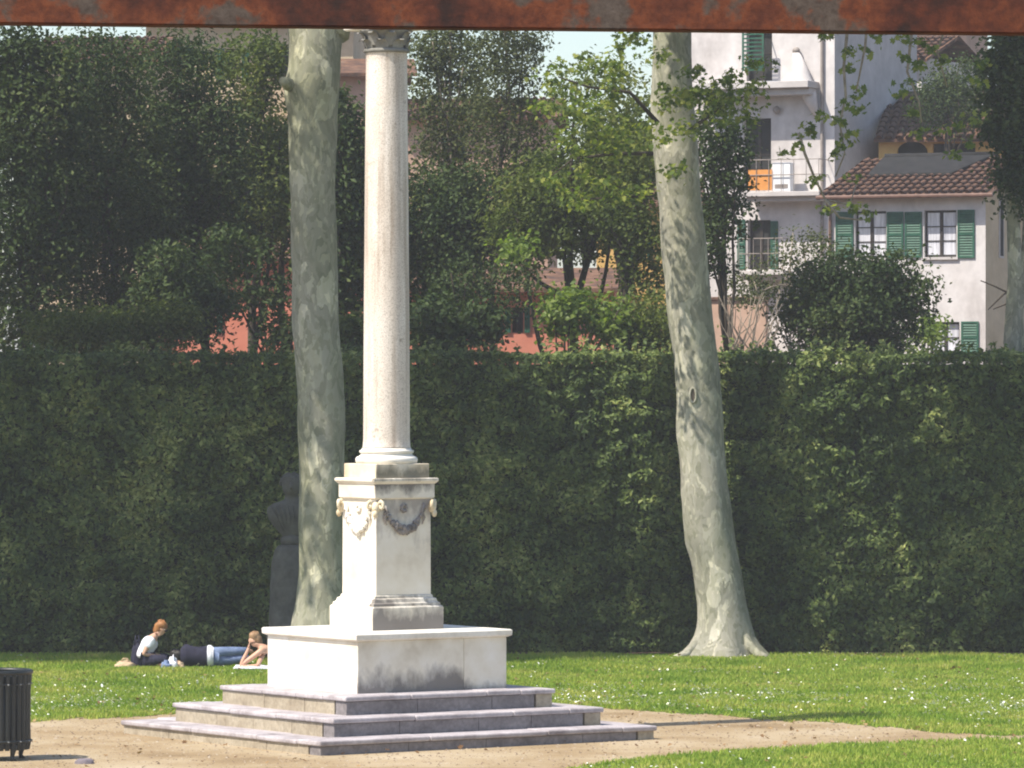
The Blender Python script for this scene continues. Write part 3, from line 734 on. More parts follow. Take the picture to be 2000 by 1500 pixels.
BT('climber_shrub','leafy shrub on the hedge between plane trunk and column',650,100,[(690,660,40,40,40)],'olive_leaf',40,.3,(.07,.12),nl=3,tr=.05)
BT('evergreen_shrub','dark shrub above the hedge right of the column',840,101,[(850,640,60,55,56),(940,640,40,40,20)],'ever_leaf',36,.32,(.07,.12),nl=5,tr=.07)
BT('evergreen_tree','dark evergreen thicket tree behind the coral house gap',300,112,[(290,380,150,170,200),(120,360,120,210,190)],'ever_leaf',40,.5,(.08,.14),nl=4)
BT('evergreen_tree','deep green tree standing close behind the plane trunk',560,113,[(560,380,120,150,170)],'ever_leaf',40,.5,(.08,.14),nl=4)
BT('evergreen_tree','deep green tree behind the column and airy trees',800,114,[(850,440,110,110,100),(720,400,60,200,90)],'olive_leaf',40,.5,(.08,.14),nl=4)
BT('evergreen_tree','tall green tree behind the bright plane leaves beside the tower house',1235,113,[(1215,330,80,150,80),(1050,400,70,100,60)],'olive_leaf',40,.48,(.08,.14),nl=4)
BT('evergreen_shrub','dark shrub on the hedge left of the coral wall patch',395,101,[(400,600,70,60,50),(330,560,70,80,60)],'ever_leaf',36,.34,(.07,.12),nl=4,tr=.06)
BT('evergreen_shrub','loose dark shrub screening the coral wall beside the plane trunk',510,102,[(525,600,66,60,44),(450,500,70,70,46),(560,660,40,30,14)],'ever_leaf',30,.32,(.06,.11),nl=6,tr=.06,fill=1.0)
BT('evergreen_shrub','loose dark shrub screening the long coral house',930,103,[(900,560,60,60,40),(1000,560,60,50,34),(960,640,50,40,16)],'ever_leaf',30,.32,(.06,.11),nl=6,tr=.06,fill=1.0)
# bare brush
br = thing('bare_shrub', 'tangle of bare pale twigs above the hedge by the trunk', 'shrub', (X(1470,102),102,0), group='trees behind the hedge')
for k in range(34):
    a = PT(random.uniform(1420,1510), 705, 102+random.uniform(-.3,.3)); a.z = Z(720,102)
    b = PT(random.uniform(1395,1535), random.uniform(570,640), 102+random.uniform(-.4,.4))
    limb(curve(a,b,.0,5,.35), .02, .006, br, M['twig'], 'twig', 5)
MB().tube([(X(1470,102),102,-.05),(X(1468,102),102,3),PT(1466,720,102)],[.12,.1,.09],8).build('stem', M['twig'], br, smooth=True)
for k in range(3):
    limb([PT(1470+k*14,725,102),PT(1462+k*20,705,102)], .03,.02, br, M['twig'],'twig',5)
bt2 = thing('bare_branch_tree', 'bare dark twigs reaching in front of the tan gable wall', 'tree', (X(2080,101),101,0), group='trees behind the hedge')
MB().tube([(X(2080,101),101,-.05),PT(2085,640,101),PT(2075,420,101)],[.16,.13,.08],9).build('trunk', M['bark_dark'], bt2, smooth=True)
for pl in ([(2082,600),(2030,575),(1985,580),(1945,560),(1915,548)],[(2030,575),(1990,560),(1960,575),(1930,605)],[(2060,590),(2005,600),(1970,592),(1940,604)],[(2000,585),(1985,555),(1975,520)]):
    limb([PT(a,b,101) for a,b in pl], .04, .01, bt2, M['bark_dark'], 'branch', 6)

# ------------------------------------------------------------------ houses
class House:
    """local frame: x along the front (right end nearest the camera), y into the house, origin at the near front corner"""
    def __init__(s, name, label, px, D, phi, group=None):
        s.x0, s.y0, s.phi = X(px,D), D, R(phi)
        s.e = thing(name, label, 'house', (s.x0,s.y0,0), -s.phi, group)
    def p(s, px, py, c=0.0):
        d = (px-1000)/9800; sn, cs = math.sin(s.phi), math.cos(s.phi)
        D = (c + s.x0*sn + s.y0*cs)/(d*sn + cs); x = d*D
        return ((x-s.x0)*cs-(D-s.y0)*sn, H-(py-750)*D/9800)
    def side(s, px, py, c=0.0):
        d = (px-1000)/9800; sn, cs = math.sin(s.phi), math.cos(s.phi)
        D = (c + s.x0*cs - s.y0*sn)/(d*cs - sn); x = d*D
        return ((x-s.x0)*sn+(D-s.y0)*cs, H-(py-750)*D/9800)

def wall_holes(x0,x1,z0,z1,holes,t=.35,y=0.0):
    g = MB()
    xs = sorted({x0,x1,*[h[0] for h in holes],*[h[1] for h in holes]}); zs = sorted({z0,z1,*[h[2] for h in holes],*[h[3] for h in holes]})
    for a,b in zip(xs[:-1],xs[1:]):
        for c,d in zip(zs[:-1],zs[1:]):
            mx,mz=(a+b)/2,(c+d)/2
            if any(h[0]<mx<h[1] and h[2]<mz<h[3] for h in holes): continue
            g.add([(a,y,c),(b,y,c),(b,y,d),(a,y,d)],[(0,1,2,3)])
    for h in holes:
        a,b,c,d=h; q=y+t
        g.add([(a,y,c),(a,q,c),(a,q,d),(a,y,d)],[(0,1,2,3)]); g.add([(b,y,c),(b,q,c),(b,q,d),(b,y,d)],[(3,2,1,0)])
        g.add([(a,y,c),(b,y,c),(b,q,c),(a,q,c)],[(0,1,2,3)]); g.add([(a,y,d),(b,y,d),(b,q,d),(a,q,d)],[(3,2,1,0)])
    return g

def shutter(parent, xa, xb, za, zb, y, mat=None, name='shutter'):
    g = MB(); mat = mat or M['shutter']; t=.035; w=.05
    g.box(xa,xa+w,y-t,y,za,zb).box(xb-w,xb,y-t,y,za,zb)
    for zz in (za,(za+zb)/2-w/2,zb-w): g.box(xa+w,xb-w,y-t+.002,y-.002,zz,zz+w)
    s_ = g.build(name, mat, parent, world=False)
    sl = MB(); nsl = max(4,int((zb-za)/.075))
    for i in range(nsl):
        z = za+w+(zb-za-2*w)*(i+.5)/nsl; dz=.03
        sl.add([(xa+w,y-t+.004,z-dz),(xb-w,y-t+.004,z-dz),(xb-w,y-.006,z+dz*.7),(xa+w,y-.006,z+dz*.7)],[(0,1,2,3)])
        sl.add([(xa+w,y-t+.004,z-dz-.008),(xb-w,y-t+.004,z-dz-.008),(xb-w,y-t+.004,z-dz),(xa+w,y-t+.004,z-dz)],[(0,1,2,3)])
    sl.box(xa+w,xb-w,y-.004,y-.001,za+w,zb-w)
    o = sl.build('slats', mat, s_, world=False); o['kind']='stuff'
    return s_

def window(parent, xa, xb, za, zb, y, cols=2, rows=3, pane='curtain', fw=.05):
    g = MB(); t=.06; mid=(xa+xb)/2
    g.box(xa,xb,y,y+t,za,za+fw).box(xa,xb,y,y+t,zb-fw,zb).box(xa,xa+fw,y,y+t,za+fw,zb-fw).box(xb-fw,xb,y,y+t,za+fw,zb-fw)
    if cols==2: g.box(mid-fw*.9,mid+fw*.9,y-.006,y+t,za+fw,zb-fw)
    w_ = g.build('window', M['darkwood'], parent, world=False)
    bars=MB()
    spans = [(xa+fw,mid-fw*.9),(mid+fw*.9,xb-fw)] if cols==2 else [(xa+fw,xb-fw)]
    for (a,b) in spans:
        for i in range(rows):
            z0=za+fw+(zb-za-2*fw)*i/rows; z1=za+fw+(zb-za-2*fw)*(i+1)/rows
            MB().box(a+.003,b-.003,y+.03,y+.04,z0+.012,z1-.012).build('pane', M[pane], w_, world=False)
            if i: bars.box(a,b,y+.008,y+.05,z0-.015,z0+.015)
    if bars.v: bars.build('glazing_bar', M['darkwood'], w_, world=False)
    return w_

def house_shell(h, x0, x1, zt, depth, holes, mat, sidemat=None, side_holes=()):
    wall_holes(x0,x1,-.05,zt,holes).build('wall', mat, h.e, world=False)
    g = MB()
    g.add([(x1,0,-.05),(x1,depth,-.05),(x1,depth,zt),(x1,0,zt)],[(0,1,2,3)])
    g.build('side_wall', sidemat or mat, h.e, world=False)
    g = MB(); g.add([(x0,depth,-.05),(x1,depth,-.05),(x1,depth,zt),(x0,depth,zt)],[(3,2,1,0)])
    g.add([(x0,0,-.05),(x0,depth,-.05),(x0,depth,zt),(x0,0,zt)],[(3,2,1,0)])
    g.build('back_wall', mat, h.e, world=False)
    if holes:
        MB().box(x0+.05,x1-.05,.36,.40,0,zt-.05).build('room_shade', M['gap'], h.e, world=False)

def tiled_roof(h, x0, x1, ze, depth, rise, tiles=True, over=.35, col_w=.24, row=.42, rows_max=99, ridge=True):
    sl = math.atan2(rise, depth); L_ = math.hypot(rise, depth)
    g = MB(); ya=-over; yb=depth; za = ze-over*math.tan(sl)
    g.add([(x0,ya,za),(x1,ya,za),(x1,yb,ze+rise),(x0,yb,ze+rise),(x0,ya,za-.09),(x1,ya,za-.09),(x1,yb,ze+rise-.12),(x0,yb,ze+rise-.12)],
          [(0,1,2,3),(7,6,5,4),(0,4,5,1),(1,5,6,2),(3,2,6,7),(0,3,7,4)])
    # far slope
    g.add([(x0,yb,ze+rise),(x1,yb,ze+rise),(x1,2*depth+over,za),(x0,2*depth+over,za)],[(0,1,2,3)])
    rf = g.build('roof', M['tile'], h.e, world=False)
    if tiles:
        seg=5; V=[]; Fs=[]; r0=col_w*.36; r1=col_w*.28; ln=row*1.12
        for (rr,yy) in ((r0,0),(r1,ln)):
            for k in range(seg+1):
                a=math.pi*k/seg; V.append((rr*math.cos(a),yy,rr*math.sin(a)*.95+(.028 if yy==0 else 0)))
        for k in range(seg): Fs.append((k,seg+1+k,seg+2+k,k+1))
        Fs.append(tuple(range(seg,-1,-1)))
        me = MB().add(V,Fs).mesh('tile', True); me.materials.append(M['tile'])
        nc=int((x1-x0)/col_w); nr=min(rows_max,int((L_+over/math.cos(sl))/row))
        for i in range(nc):
            for j in range(nr):
                o=bpy.data.objects.new('tile',me); col.objects.link(o); o.parent=rf
                s_=j*row-.05
                o.location=(x0+col_w*(i+.5)+random.uniform(-.012,.012), ya+s_*math.cos(sl), za+s_*math.sin(sl)+.004+random.uniform(0,.01))
                o.rotation_euler=(sl+random.uniform(-.02,.02),0,random.uniform(-.05,.05))
    return rf, za

# ---- low white house with green shutters
hb = House('white_house','low white house with green shutters and red tiled roof','1925' and 1925,140,25,'houses beyond the hedge')
xl = hb.p(1618,500)[0]; ze = hb.p(1760,374)[1]
def rect(h, pa, pb, ya, yb, c=0.0):
    (a,z1),(b,_) = h.p(pa,ya,c),h.p(pb,ya,c); z0 = h.p((pa+pb)/2,yb,c)[1]
    return (a,b,z0,z1)
w1=rect(hb,1670,1731,413,504); w2=rect(hb,1805,1868,411,502); w3=rect(hb,1816,1874,629,690)
house_shell(hb, xl, 0, ze, 5.0, [w1,w2,w3], M['stucco_white'], M['stucco_ochre'])
for w in (w1,w2):
    window(hb.e, w[0]+.004,w[1]-.004,w[2]+.004,w[3]-.004,.10)
window(hb.e, w3[0]+.004,w3[1]-.004,w3[2]+.004,w3[3]-.004,.10, rows=2)
for (a,b,y0,y1) in ((1633,1667,414,504),(1733,1765,414,503),(1768,1801,414,503),(1871,1904,410,504),(1878,1912,628,690)):
    q=rect(hb,a,b,y0,y1); shutter(hb.e,q[0],q[1],q[2],q[3],-.012)
for w in (w1,w2,w3):
    MB().box(w[0]-.06,w[1]+.06,-.07,.05,w[2]-.075,w[2]-.002).build('sill', M['stucco_grey'], hb.e, world=False)
rf, za = tiled_roof(hb, xl-.15, .32, ze+.02, 3.3, 1.05, True)
MB().tube([(xl-.2,-.42,za-.06),(.36,-.42,za-.06)],.06,8).build('gutter', M['copper_pipe'], hb.e, world=False)
MB().tube([(xl+.08,-.42,za-.1),(xl+.08,-.07,za-.45),(xl+.08,-.07,3)],.045,8).build('downpipe', M['copper_pipe'], hb.e, world=False)
# felted upper part of the roof
sl=math.atan2(1.05,3.3); a_=hb.p(1655,340)[0]; b_=hb.p(1850,340)[0]
g=MB(); pts=[]
for (xx,yy) in ((a_+.1,1.35),(b_-.35,1.35),(b_+.25,3.1),(a_-.1,3.1)):
    pts.append((xx,yy,ze+.02+yy*math.tan(sl)+.13)); 
for (xx,yy) in ((a_+.1,1.35),(b_-.35,1.35),(b_+.25,3.1),(a_-.1,3.1)):
    pts.append((xx,yy,ze+.02+yy*math.tan(sl)+.01))
g.add(pts,[(0,1,2,3),(7,6,5,4),(0,4,5,1),(1,5,6,2),(2,6,7,3),(3,7,4,0)]); g.build('roof_felt',M['felt'],hb.e,world=False,bevel=.03)
MB().tube([(a_-.1,3.3,ze+1.12),(b_+.3,3.3,ze+1.12)],.12,8).build('ridge_cap',M['felt'],hb.e,world=False,smooth=True)
# gable top under the roof and narrow openings on the side wall
MB().add([(0,0,ze),(0,5.0,ze),(0,3.3,ze+.98),(0,3.3,ze+.98)],[(0,1,2)]).build('gable',M['stucco_ochre'],hb.e,world=False)
for (pa,pb,ya,yb) in ((1952,1958,392,500),(1966,1985,628,690)):
    (s0,zt_),(s1,_)=hb.side(pa,ya),hb.side(pb,ya); zb_=hb.side((pa+pb)/2,yb)[1]
    fr=MB().box(-.01,.03,s0-.06,s1+.06,zb_-.06,zt_+.06).build('window',M['stucco_grey'],hb.e,world=False)
    MB().box(.0,.034,s0,s1,zb_,zt_).build('pane',M['gap'],fr,world=False)

# ---- tall white tower house
ht = House('tower_house','tall white tower house with balconies above the hedge',1630,149,25,'houses beyond the hedge')
xl=ht.p(1345,300)[0]; zt=17.5
d1=rect(ht,1452,1506,232,372); d2=rect(ht,1460,1505,430,526); d3=rect(ht,1458,1508,50,158)
house_shell(ht, xl, 0, zt, 7.0, [d1,d2,d3], M['stucco_white'], M['stucco_grey'])  # side wall's shade put into its greyer stucco
for d in (d1,d3):
    window(ht.e,d[0]+.004,d[1]-.004,d[2]+.004,d[3]-.004,.2,rows=2,pane='gap')
window(ht.e,d2[0]+.004,d2[1]-.004,d2[2]+.004,d2[3]-.004,.2,rows=2,pane='gap')
for (a,b,y0,y1) in ((1441,1456,430,526),(1506,1520,432,526)):
    q=rect(ht,a,b,y0,y1); shutter(ht.e,q[0],q[1],q[2],q[3],-.012)
# tilted awning shutter over the top door
q=rect(ht,1462,1504,62,140); g=MB(); nsl=9
fr=MB().box(q[0],q[0]+.05,-.52,-.48,q[2],q[3]).box(q[1]-.05,q[1],-.52,-.48,q[2],q[3]).box(q[0],q[1],-.52,-.48,q[3]-.05,q[3]+.001).box(q[0],q[1],-.521,-.479,q[2]-.001,q[2]+.05)
fr=fr.build('louvre_shutter',M['shutter'],ht.e,world=False)
for i in range(nsl):
    z=q[2]+.05+(q[3]-q[2]-.1)*(i+.5)/nsl
    MB().box(q[0]+.05,q[1]-.05,-.515,-.485,z-.03,z+.02).build('slat',M['shutter'],fr,world=False)
MB().tube([(q[0]+.1,-.5,q[3]),(q[0]+.1,0,q[3]+.15)],.02,6).tube([(q[1]-.1,-.5,q[3]),(q[1]-.1,0,q[3]+.15)],.02,6).build('bracket',M['metal_pipe'],ht.e,world=False)
def balcony(h, pa, pb, py, proj, rail=True, thick=.16, coping='stucco_grey'):
    a=h.p(pa,py,-proj)[0]; b=h.p(pb,py,-proj)[0]; z=h.p((pa+pb)/2,py,-proj)[1]
    s_=MB().box(a,b,-proj,0.02,z-thick,z).box(a+.05,b-.05,-proj*.75,.02,z-thick*2,z-thick+.004).build('balcony',M[coping],h.e,world=False,bevel=.015)
    if rail:
        for hh_ in (.5,.95):
            MB().tube([(a+.03,0,z+hh_),(a+.03,-proj+.04,z+hh_),(b-.03,-proj+.04,z+hh_),(b-.03,0,z+hh_)],.014,6).build('rail',M['metal_pipe'],s_,world=False)
        for i in range(7):
            xx=a+.03+(b-a-.06)*i/6
            MB().tube([(xx,-proj+.04,z),(xx,-proj+.04,z+.96)],.011,6).build('baluster',M['metal_pipe'],s_,world=False)
    return a,b,z
balcony(ht,1348,1578,160,.9,False,.2)
a,b,z=balcony(ht,1450,1600,374,.8,True,.14)
q=rect(ht,1462,1508,332,371,-.72); MB().box(q[0],q[1],-.74,-.715,z+.05,q[3]).build('orange_cloth',M['orange_cloth'],ht.e,world=False)
q=rect(ht,1511,1546,318,371,-.6); MB().box(q[0],q[1],-.7,-.35,z+.004,q[3]).build('air_conditioner',M['appliance'],ht.e,world=False,bevel=.02)
q2=(q[0]+.08,q[1]-.08); MB().box(q2[0],q2[1],-.71,-.69,z+.1,z+.22).build('grille',M['metal_pipe'],ht.e,world=False)
balcony(ht,1440,1530,528,.7,True,.14)
a=ht.p(1390,590)[0]; b=ht.p(1535,590)[0]; z=ht.p(1460,588)[1]
MB().box(a,b,-1.6,-1.4,-.05,z).build('terrace_wall',M['stucco_rose'],ht.e,world=False)
MB().box(a-.05,b+.05,-1.68,-1.32,z+.002,z+.1).build('coping',M['tile'],ht.e,world=False,bevel=.02)
# chimney-like curved flue left bulging from the wall, pipes, lamp
g=MB(); c0=ht.p(1578,110)[0]
g.tube([(c0-.35,-.1,ht.p(1570,100)[1]),(c0-.1,-.2,ht.p(1580,150)[1]),(c0+.15,-.22,ht.p(1590,190)[1]),(c0+.3,-.1,ht.p(1600,225)[1])],[.1,.26,.22,.08],10)
g.build('bulging_flue',M['stucco_white'],ht.e,world=False,smooth=True)
xx=ht.p(1607,200)[0]; MB().tube([(xx,-.06,zt-.5),(xx,-.06,5)],.05,8).build('downpipe',M['metal_pipe'],ht.e,world=False)
for (pa,pb) in ((1558,100),(1520,215)):
    xa,zz=ht.p(pa,pb); MB().ball((xa,-.12,zz),.12,10,8).build('wall_vent',M['metal_pipe'],ht.e,world=False,smooth=True)
tiled_roof(ht, xl-.4, .5, zt+.01, 3.5, 1.2, False, .5)

# ---- rear white house
hc = House('rear_house','rear white house with tiled eave behind the tower house',1800,158,25,'houses beyond the hedge')
xl=hc.p(1690,200)[0]; ze=hc.p(1760,112)[1]
house_shell(hc, xl, 0, ze, 6.0, [], M['stucco_white'], M['stucco_grey'])  # side wall greyed, its shade held in the colour
tiled_roof(hc, xl, .3, ze+.02, 2.6, .8, True, .35)
a,z=hc.p(1717,130); b,z0=hc.p(1722,212)
shutter(hc.e,a-.06,b+.14,z0,z,-.012,M['darkwood'])
hc2 = House('far_house','grey stuccoed far house with small window behind the roofs',1888,166,12,'houses beyond the hedge')
xl=hc2.p(1780,100)[0]; w=rect(hc2,1850,1872,72,132)
house_shell(hc2, xl, 0, 17.4, 6.0, [w], M['stucco_rose'])
window(hc2.e,w[0]+.004,w[1]-.004,w[2]+.004,w[3]-.004,.1,pane='gap')
tiled_roof(hc2, xl-.3, .4, 17.4, 3, 1.0, False, .4)

# ---- yellow loggia house with broad tiled roof
hd = House('loggia_house','ochre loggia house with arched opening under a tiled roof',1960,150,10,'houses beyond the hedge')
xl=hd.p(1716,280)[0]; ze=hd.p(1830,264)[1]
arch=rect(hd,1752,1812,276,330); op2=rect(hd,1822,1905,280,330)
house_shell(hd, xl, 0, ze, 6.0, [arch,op2], M['stucco_yellow'])
g=MB(); seg=10; cx=(arch[0]+arch[1])/2; rx=(arch[1]-arch[0])/2
vs_=[(arch[0],-.002,arch[3]+.002)]+[(cx-rx*math.cos(math.pi*k/seg),-.002,arch[3]-.35+.35*math.sin(math.pi*k/seg)) for k in range(seg+1)]+[(arch[1],-.002,arch[3]+.002)]
nn=len(vs_); g.add(vs_,[(0,i,i+1) for i in range(1,nn//2)]+[(nn-1,i,i+1) for i in range(nn//2,nn-2)]+[(0,nn//2,nn-1)]); g.build('arch',M['stucco_yellow'],hd.e,world=False)
tiled_roof(hd, xl-.1, .6, ze+.02, 4.2, 1.55, True, .4, .3, .5)
a,z=hd.p(1915,192,2.9); b,z0=hd.p(1946,200,2.9)
sk_y=3.0; sk_z=ze+.02+sk_y*1.55/4.2+.12
MB().add([(a,sk_y-.3,sk_z-.11),(b,sk_y-.3,sk_z-.11),(b,sk_y+.3,sk_z+.11),(a,sk_y+.3,sk_z+.11),(a,sk_y-.3,sk_z-.3),(b,sk_y-.3,sk_z-.3),(b,sk_y+.3,sk_z-.1),(a,sk_y+.3,sk_z-.1)],[(0,1,2,3),(0,4,5,1),(1,5,6,2),(3,7,4,0)]).build('skylight',M['curtain'],hd.e,world=False)

# ---- houses glimpsed through the trees
def glimpsed(name, label, px0, px1, D, pytop, depth, mat, phi=4, rise=.9, wins=(), tiles=False):
    h=House(name,label,px1,D,phi,'houses beyond the hedge'); xl=h.p(px0,pytop)[0]; ze=h.p((px0+px1)/2,pytop)[1]
    holes=[rect(h,*w) for w in wins]
    house_shell(h,xl,0,ze,depth,holes,M[mat])
    for w in holes:
        window(h.e,w[0]+.004,w[1]-.004,w[2]+.004,w[3]-.004,.1,pane='gap')
        ww=(w[1]-w[0])*.48
        shutter(h.e,w[0]-ww-.03,w[0]-.03,w[2],w[3],-.012); shutter(h.e,w[1]+.03,w[1]+ww+.03,w[2],w[3],-.012)
    tiled_roof(h,xl-.3,.35,ze+.02,depth/2,rise,tiles,.4)
    return h
glimpsed('ochre_house','ochre house with white eaves showing over the treetops',75,290,132,112,7,'stucco_ochre',3,.75,[(140,165,118,175)],True)
glimpsed('ochre_building','tall tan building behind the olive tree and plane trunk',285,690,142,30,7,'stucco_ochre',3,1,[(330,360,90,150),(440,470,95,155),(540,565,90,150)])
glimpsed('tan_annexe','low tan annexe between plane trunk and column',600,790,139,140,5,'stucco_rose',-3,.5)
glimpsed('coral_house','coral red house glimpsed between hedge and tree trunks',300,720,122,500,6,'stucco_coral',3,.6,[(395,420,590,650)])
glimpsed('coral_house','long low coral house behind the hedge beyond the column',760,1200,120,560,6,'stucco_coral',3,.5,[(880,902,600,650),(1000,1022,600,650)])
glimpsed('rose_house','rose-brown house with tiled roof under the airy trees',790,1070,136,225,6,'stucco_rose',3,.6,[(875,895,260,310),(985,1003,400,440)],True)
glimpsed('yellow_house','yellow house behind the leaning tree and plane trunk',1165,1345,126,395,6,'stucco_yellow',3,.7,[(1240,1262,450,510)])

# ------------------------------------------------------------------ column monument
MD = 74.0
MX = X(755, MD)
TH = R(34.5)
mon = thing('column_monument', 'granite column on a white marble pedestal and three square steps', 'monument', (MX,MD,0), TH)
RATIO = 0.95     # local y side slightly shorter
stone_i = 0
def step(Wx, Wy, z0, z1, lip=.035, tt=.07):
    global stone_i
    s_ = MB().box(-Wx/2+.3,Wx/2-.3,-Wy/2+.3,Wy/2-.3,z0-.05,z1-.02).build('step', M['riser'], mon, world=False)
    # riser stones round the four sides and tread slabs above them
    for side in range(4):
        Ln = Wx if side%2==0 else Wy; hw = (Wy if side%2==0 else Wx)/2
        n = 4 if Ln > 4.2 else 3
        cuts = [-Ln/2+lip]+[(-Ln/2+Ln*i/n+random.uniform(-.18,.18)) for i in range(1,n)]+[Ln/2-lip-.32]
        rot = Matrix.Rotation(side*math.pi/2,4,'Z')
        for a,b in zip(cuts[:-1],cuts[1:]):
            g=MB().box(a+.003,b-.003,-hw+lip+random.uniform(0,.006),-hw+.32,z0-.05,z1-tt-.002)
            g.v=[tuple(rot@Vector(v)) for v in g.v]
            g.build('riser_stone', M['riser'] if side!=0 else M['grey_riser'], s_, world=False, bevel=.008)  # front-right side takes the stone with shade in its colour
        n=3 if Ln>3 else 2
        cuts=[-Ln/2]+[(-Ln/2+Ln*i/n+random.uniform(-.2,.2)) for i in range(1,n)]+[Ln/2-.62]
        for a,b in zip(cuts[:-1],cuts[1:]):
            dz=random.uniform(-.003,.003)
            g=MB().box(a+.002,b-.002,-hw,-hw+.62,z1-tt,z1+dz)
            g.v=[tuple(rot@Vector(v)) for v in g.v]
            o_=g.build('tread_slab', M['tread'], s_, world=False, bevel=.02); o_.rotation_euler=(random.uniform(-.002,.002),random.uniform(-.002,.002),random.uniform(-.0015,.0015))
    return s_
step(5.84,5.84*RATIO,0,.205)
step(4.70,4.70*RATIO,.205,.465)
step(3.66,3.66*RATIO,.465,.735)
bw, bh = 2.60/2, 2.60*RATIO/2
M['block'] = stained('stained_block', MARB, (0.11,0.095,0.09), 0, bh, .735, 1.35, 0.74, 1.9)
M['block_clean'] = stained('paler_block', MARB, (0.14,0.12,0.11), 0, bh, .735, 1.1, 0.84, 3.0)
blk = MB().box(-bw+.2,bw-.2,-bh+.2,bh-.2,.70,1.47).build('base_block', M['marble'], mon, world=False)
for (xa,xb,mt) in ((-bw,.545,M['block']),(.549,bw,M['block_clean'])):
    MB().box(xa,xb,-bh,bh-.6,.72,1.489).build('block_stone', mt, blk, world=False, bevel=.012)
MB().box(-bw,bw,bh-.596,bh,.72,1.489).build('block_stone', M['marble'], blk, world=False, bevel=.012)
MB().frus([(bw+.015,bh+.015,1.488),(bw+.06,bh+.06,1.51),(bw+.065,bh+.065,1.585),(bw+.045,bh+.045,1.6)]).build('base_slab', M['marble'], mon, world=False, bevel=.008)
pw, ph = 1.24/2, 1.24*RATIO/2
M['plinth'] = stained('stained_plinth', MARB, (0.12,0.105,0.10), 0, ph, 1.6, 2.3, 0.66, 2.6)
MB().frus([(pw,ph,1.598),(pw,ph,1.925),(pw-.02,ph-.02,1.945)]).build('pedestal_plinth', M['plinth'], mon, world=False, bevel=.008)
dw, dh = .965/2, .965*RATIO/2
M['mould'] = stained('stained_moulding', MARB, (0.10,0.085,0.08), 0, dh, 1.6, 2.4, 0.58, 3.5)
MB().frus([(pw-.03,ph-.03,1.943),(pw-.035,ph-.035,1.985),(dw+.07,dh+.07,2.00),(dw+.055,dh+.055,2.05),(dw+.02,dh+.02,2.065),(dw+.02,dh+.02,2.09),(dw+.003,dh+.003,2.11)]).build('pedestal_moulding', M['mould'], mon, world=False, bevel=.004)
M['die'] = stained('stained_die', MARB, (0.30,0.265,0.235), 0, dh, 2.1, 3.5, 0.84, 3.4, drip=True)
MB().frus([(dw,dh,2.108),(dw-.004,dh-.004,3.52)]).build('die', M['die'], mon, world=False, bevel=.008)
fw_, fh_ = 1.045/2, 1.045*RATIO/2
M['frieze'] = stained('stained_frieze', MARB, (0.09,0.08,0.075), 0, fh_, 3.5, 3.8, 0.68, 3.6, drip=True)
MB().frus([(fw_-.03,fh_-.03,3.51),(fw_,fh_,3.53),(fw_,fh_,3.735)]).build('frieze', M['frieze'], mon, world=False, bevel=.006)
cw, ch = 1.135/2, 1.135*RATIO/2
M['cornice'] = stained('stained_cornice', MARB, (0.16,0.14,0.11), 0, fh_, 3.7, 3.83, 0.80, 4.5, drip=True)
MB().frus([(fw_+.003,fh_+.003,3.733),(fw_+.02,fh_+.02,3.745),(cw-.01,ch-.01,3.765),(cw,ch,3.775),(cw,ch,3.81),(cw-.02,ch-.02,3.82)]).build('cornice', M['cornice'], mon, world=False, bevel=.004)
qw, qh = .93/2, .93*RATIO/2
M['colplinth'] = stained('stained_column_plinth', [(0.3,(0.42,0.33,0.2)),(0.55,(0.66,0.58,0.45)),(0.8,(0.78,0.74,0.66))], (0.13,0.12,0.085), 0, qh, 3.8, 4.1, 0.66, 4.0)
MB().box(-qw,qw,-qh,qh,3.818,4.03).build('column_plinth', M['colplinth'], mon, world=False, bevel=.012)
# carved garlands and corner heads
def garland(side):
    g=MB(); rot=Matrix.Rotation(side*math.pi/2,4,'Z'); hw=dh if side%2==0 else dw; ln=(dw if side%2==0 else dh)-.13
    for k in range(19):
        t=-1+2*k/18; x=t*ln; z=3.40-.34*(1-t*t)**.8
        for j in range(5):
            rr=random.uniform(.022,.042)*(1.25-.5*abs(t))
            p=rot@Vector((x+random.uniform(-.03,.03),-hw-.01-random.uniform(0,.03)*(1.2-abs(t)),z+random.uniform(-.045,.045)))
            g.ball(p,rr,6,5,jit=.12)
    # ribbons and rosette
    for s_ in (-1,1):
        pts=[rot@Vector((s_*ln,-hw-.02,3.42)),rot@Vector((s_*(ln-.05),-hw-.03,3.33)),rot@Vector((s_*(ln+.0),-hw-.025,3.24)),rot@Vector((s_*(ln-.04),-hw-.02,3.14))]
        g.tube(pts,[.03,.022,.018,.01],6)
    r_=MB()
    for k in range(7):
        a=6.283*k/7; r_.ball(rot@Vector((.045*math.cos(a),-hw-.01,3.38+.045*math.sin(a))),.03,6,5)
    return g,r_
for side in range(4):
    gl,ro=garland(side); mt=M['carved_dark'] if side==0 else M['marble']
    go=gl.build('garland', mt, mon, world=False, smooth=True); ro.build('rosette', mt, go, world=False, smooth=True)
for (sx_,sy_) in ((-1,-1),(1,-1),(1,1),(-1,1)):
    g=MB(); c=Vector((sx_*(dw+.01),sy_*(dh+.01),3.39)); d=Vector((sx_,sy_,0)).normalized()
    g.ball(c,.065,10,8,(1,1,1.3)); g.ball(c+d*.035+Vector((0,0,-.09)),.042,8,6,(1,1,1.4))
    tg=Vector((-d.y,d.x,0))
    for s_ in (-1,1):
        pts=[c+tg*s_*.05+Vector((0,0,.06))]
        for k in range(8):
            a=k*.75; q=.065*(1-k/11)
            pts.append(c+d*.02+tg*s_*(.085+q*math.sin(a)*.6)+Vector((0,0,.03+q*math.cos(a))))
        g.tube(pts,[.03]*3+[.026]*3+[.02,.016,.01],6)
    g.build('corner_head', M['carved_ochre'], mon, world=False, smooth=True)
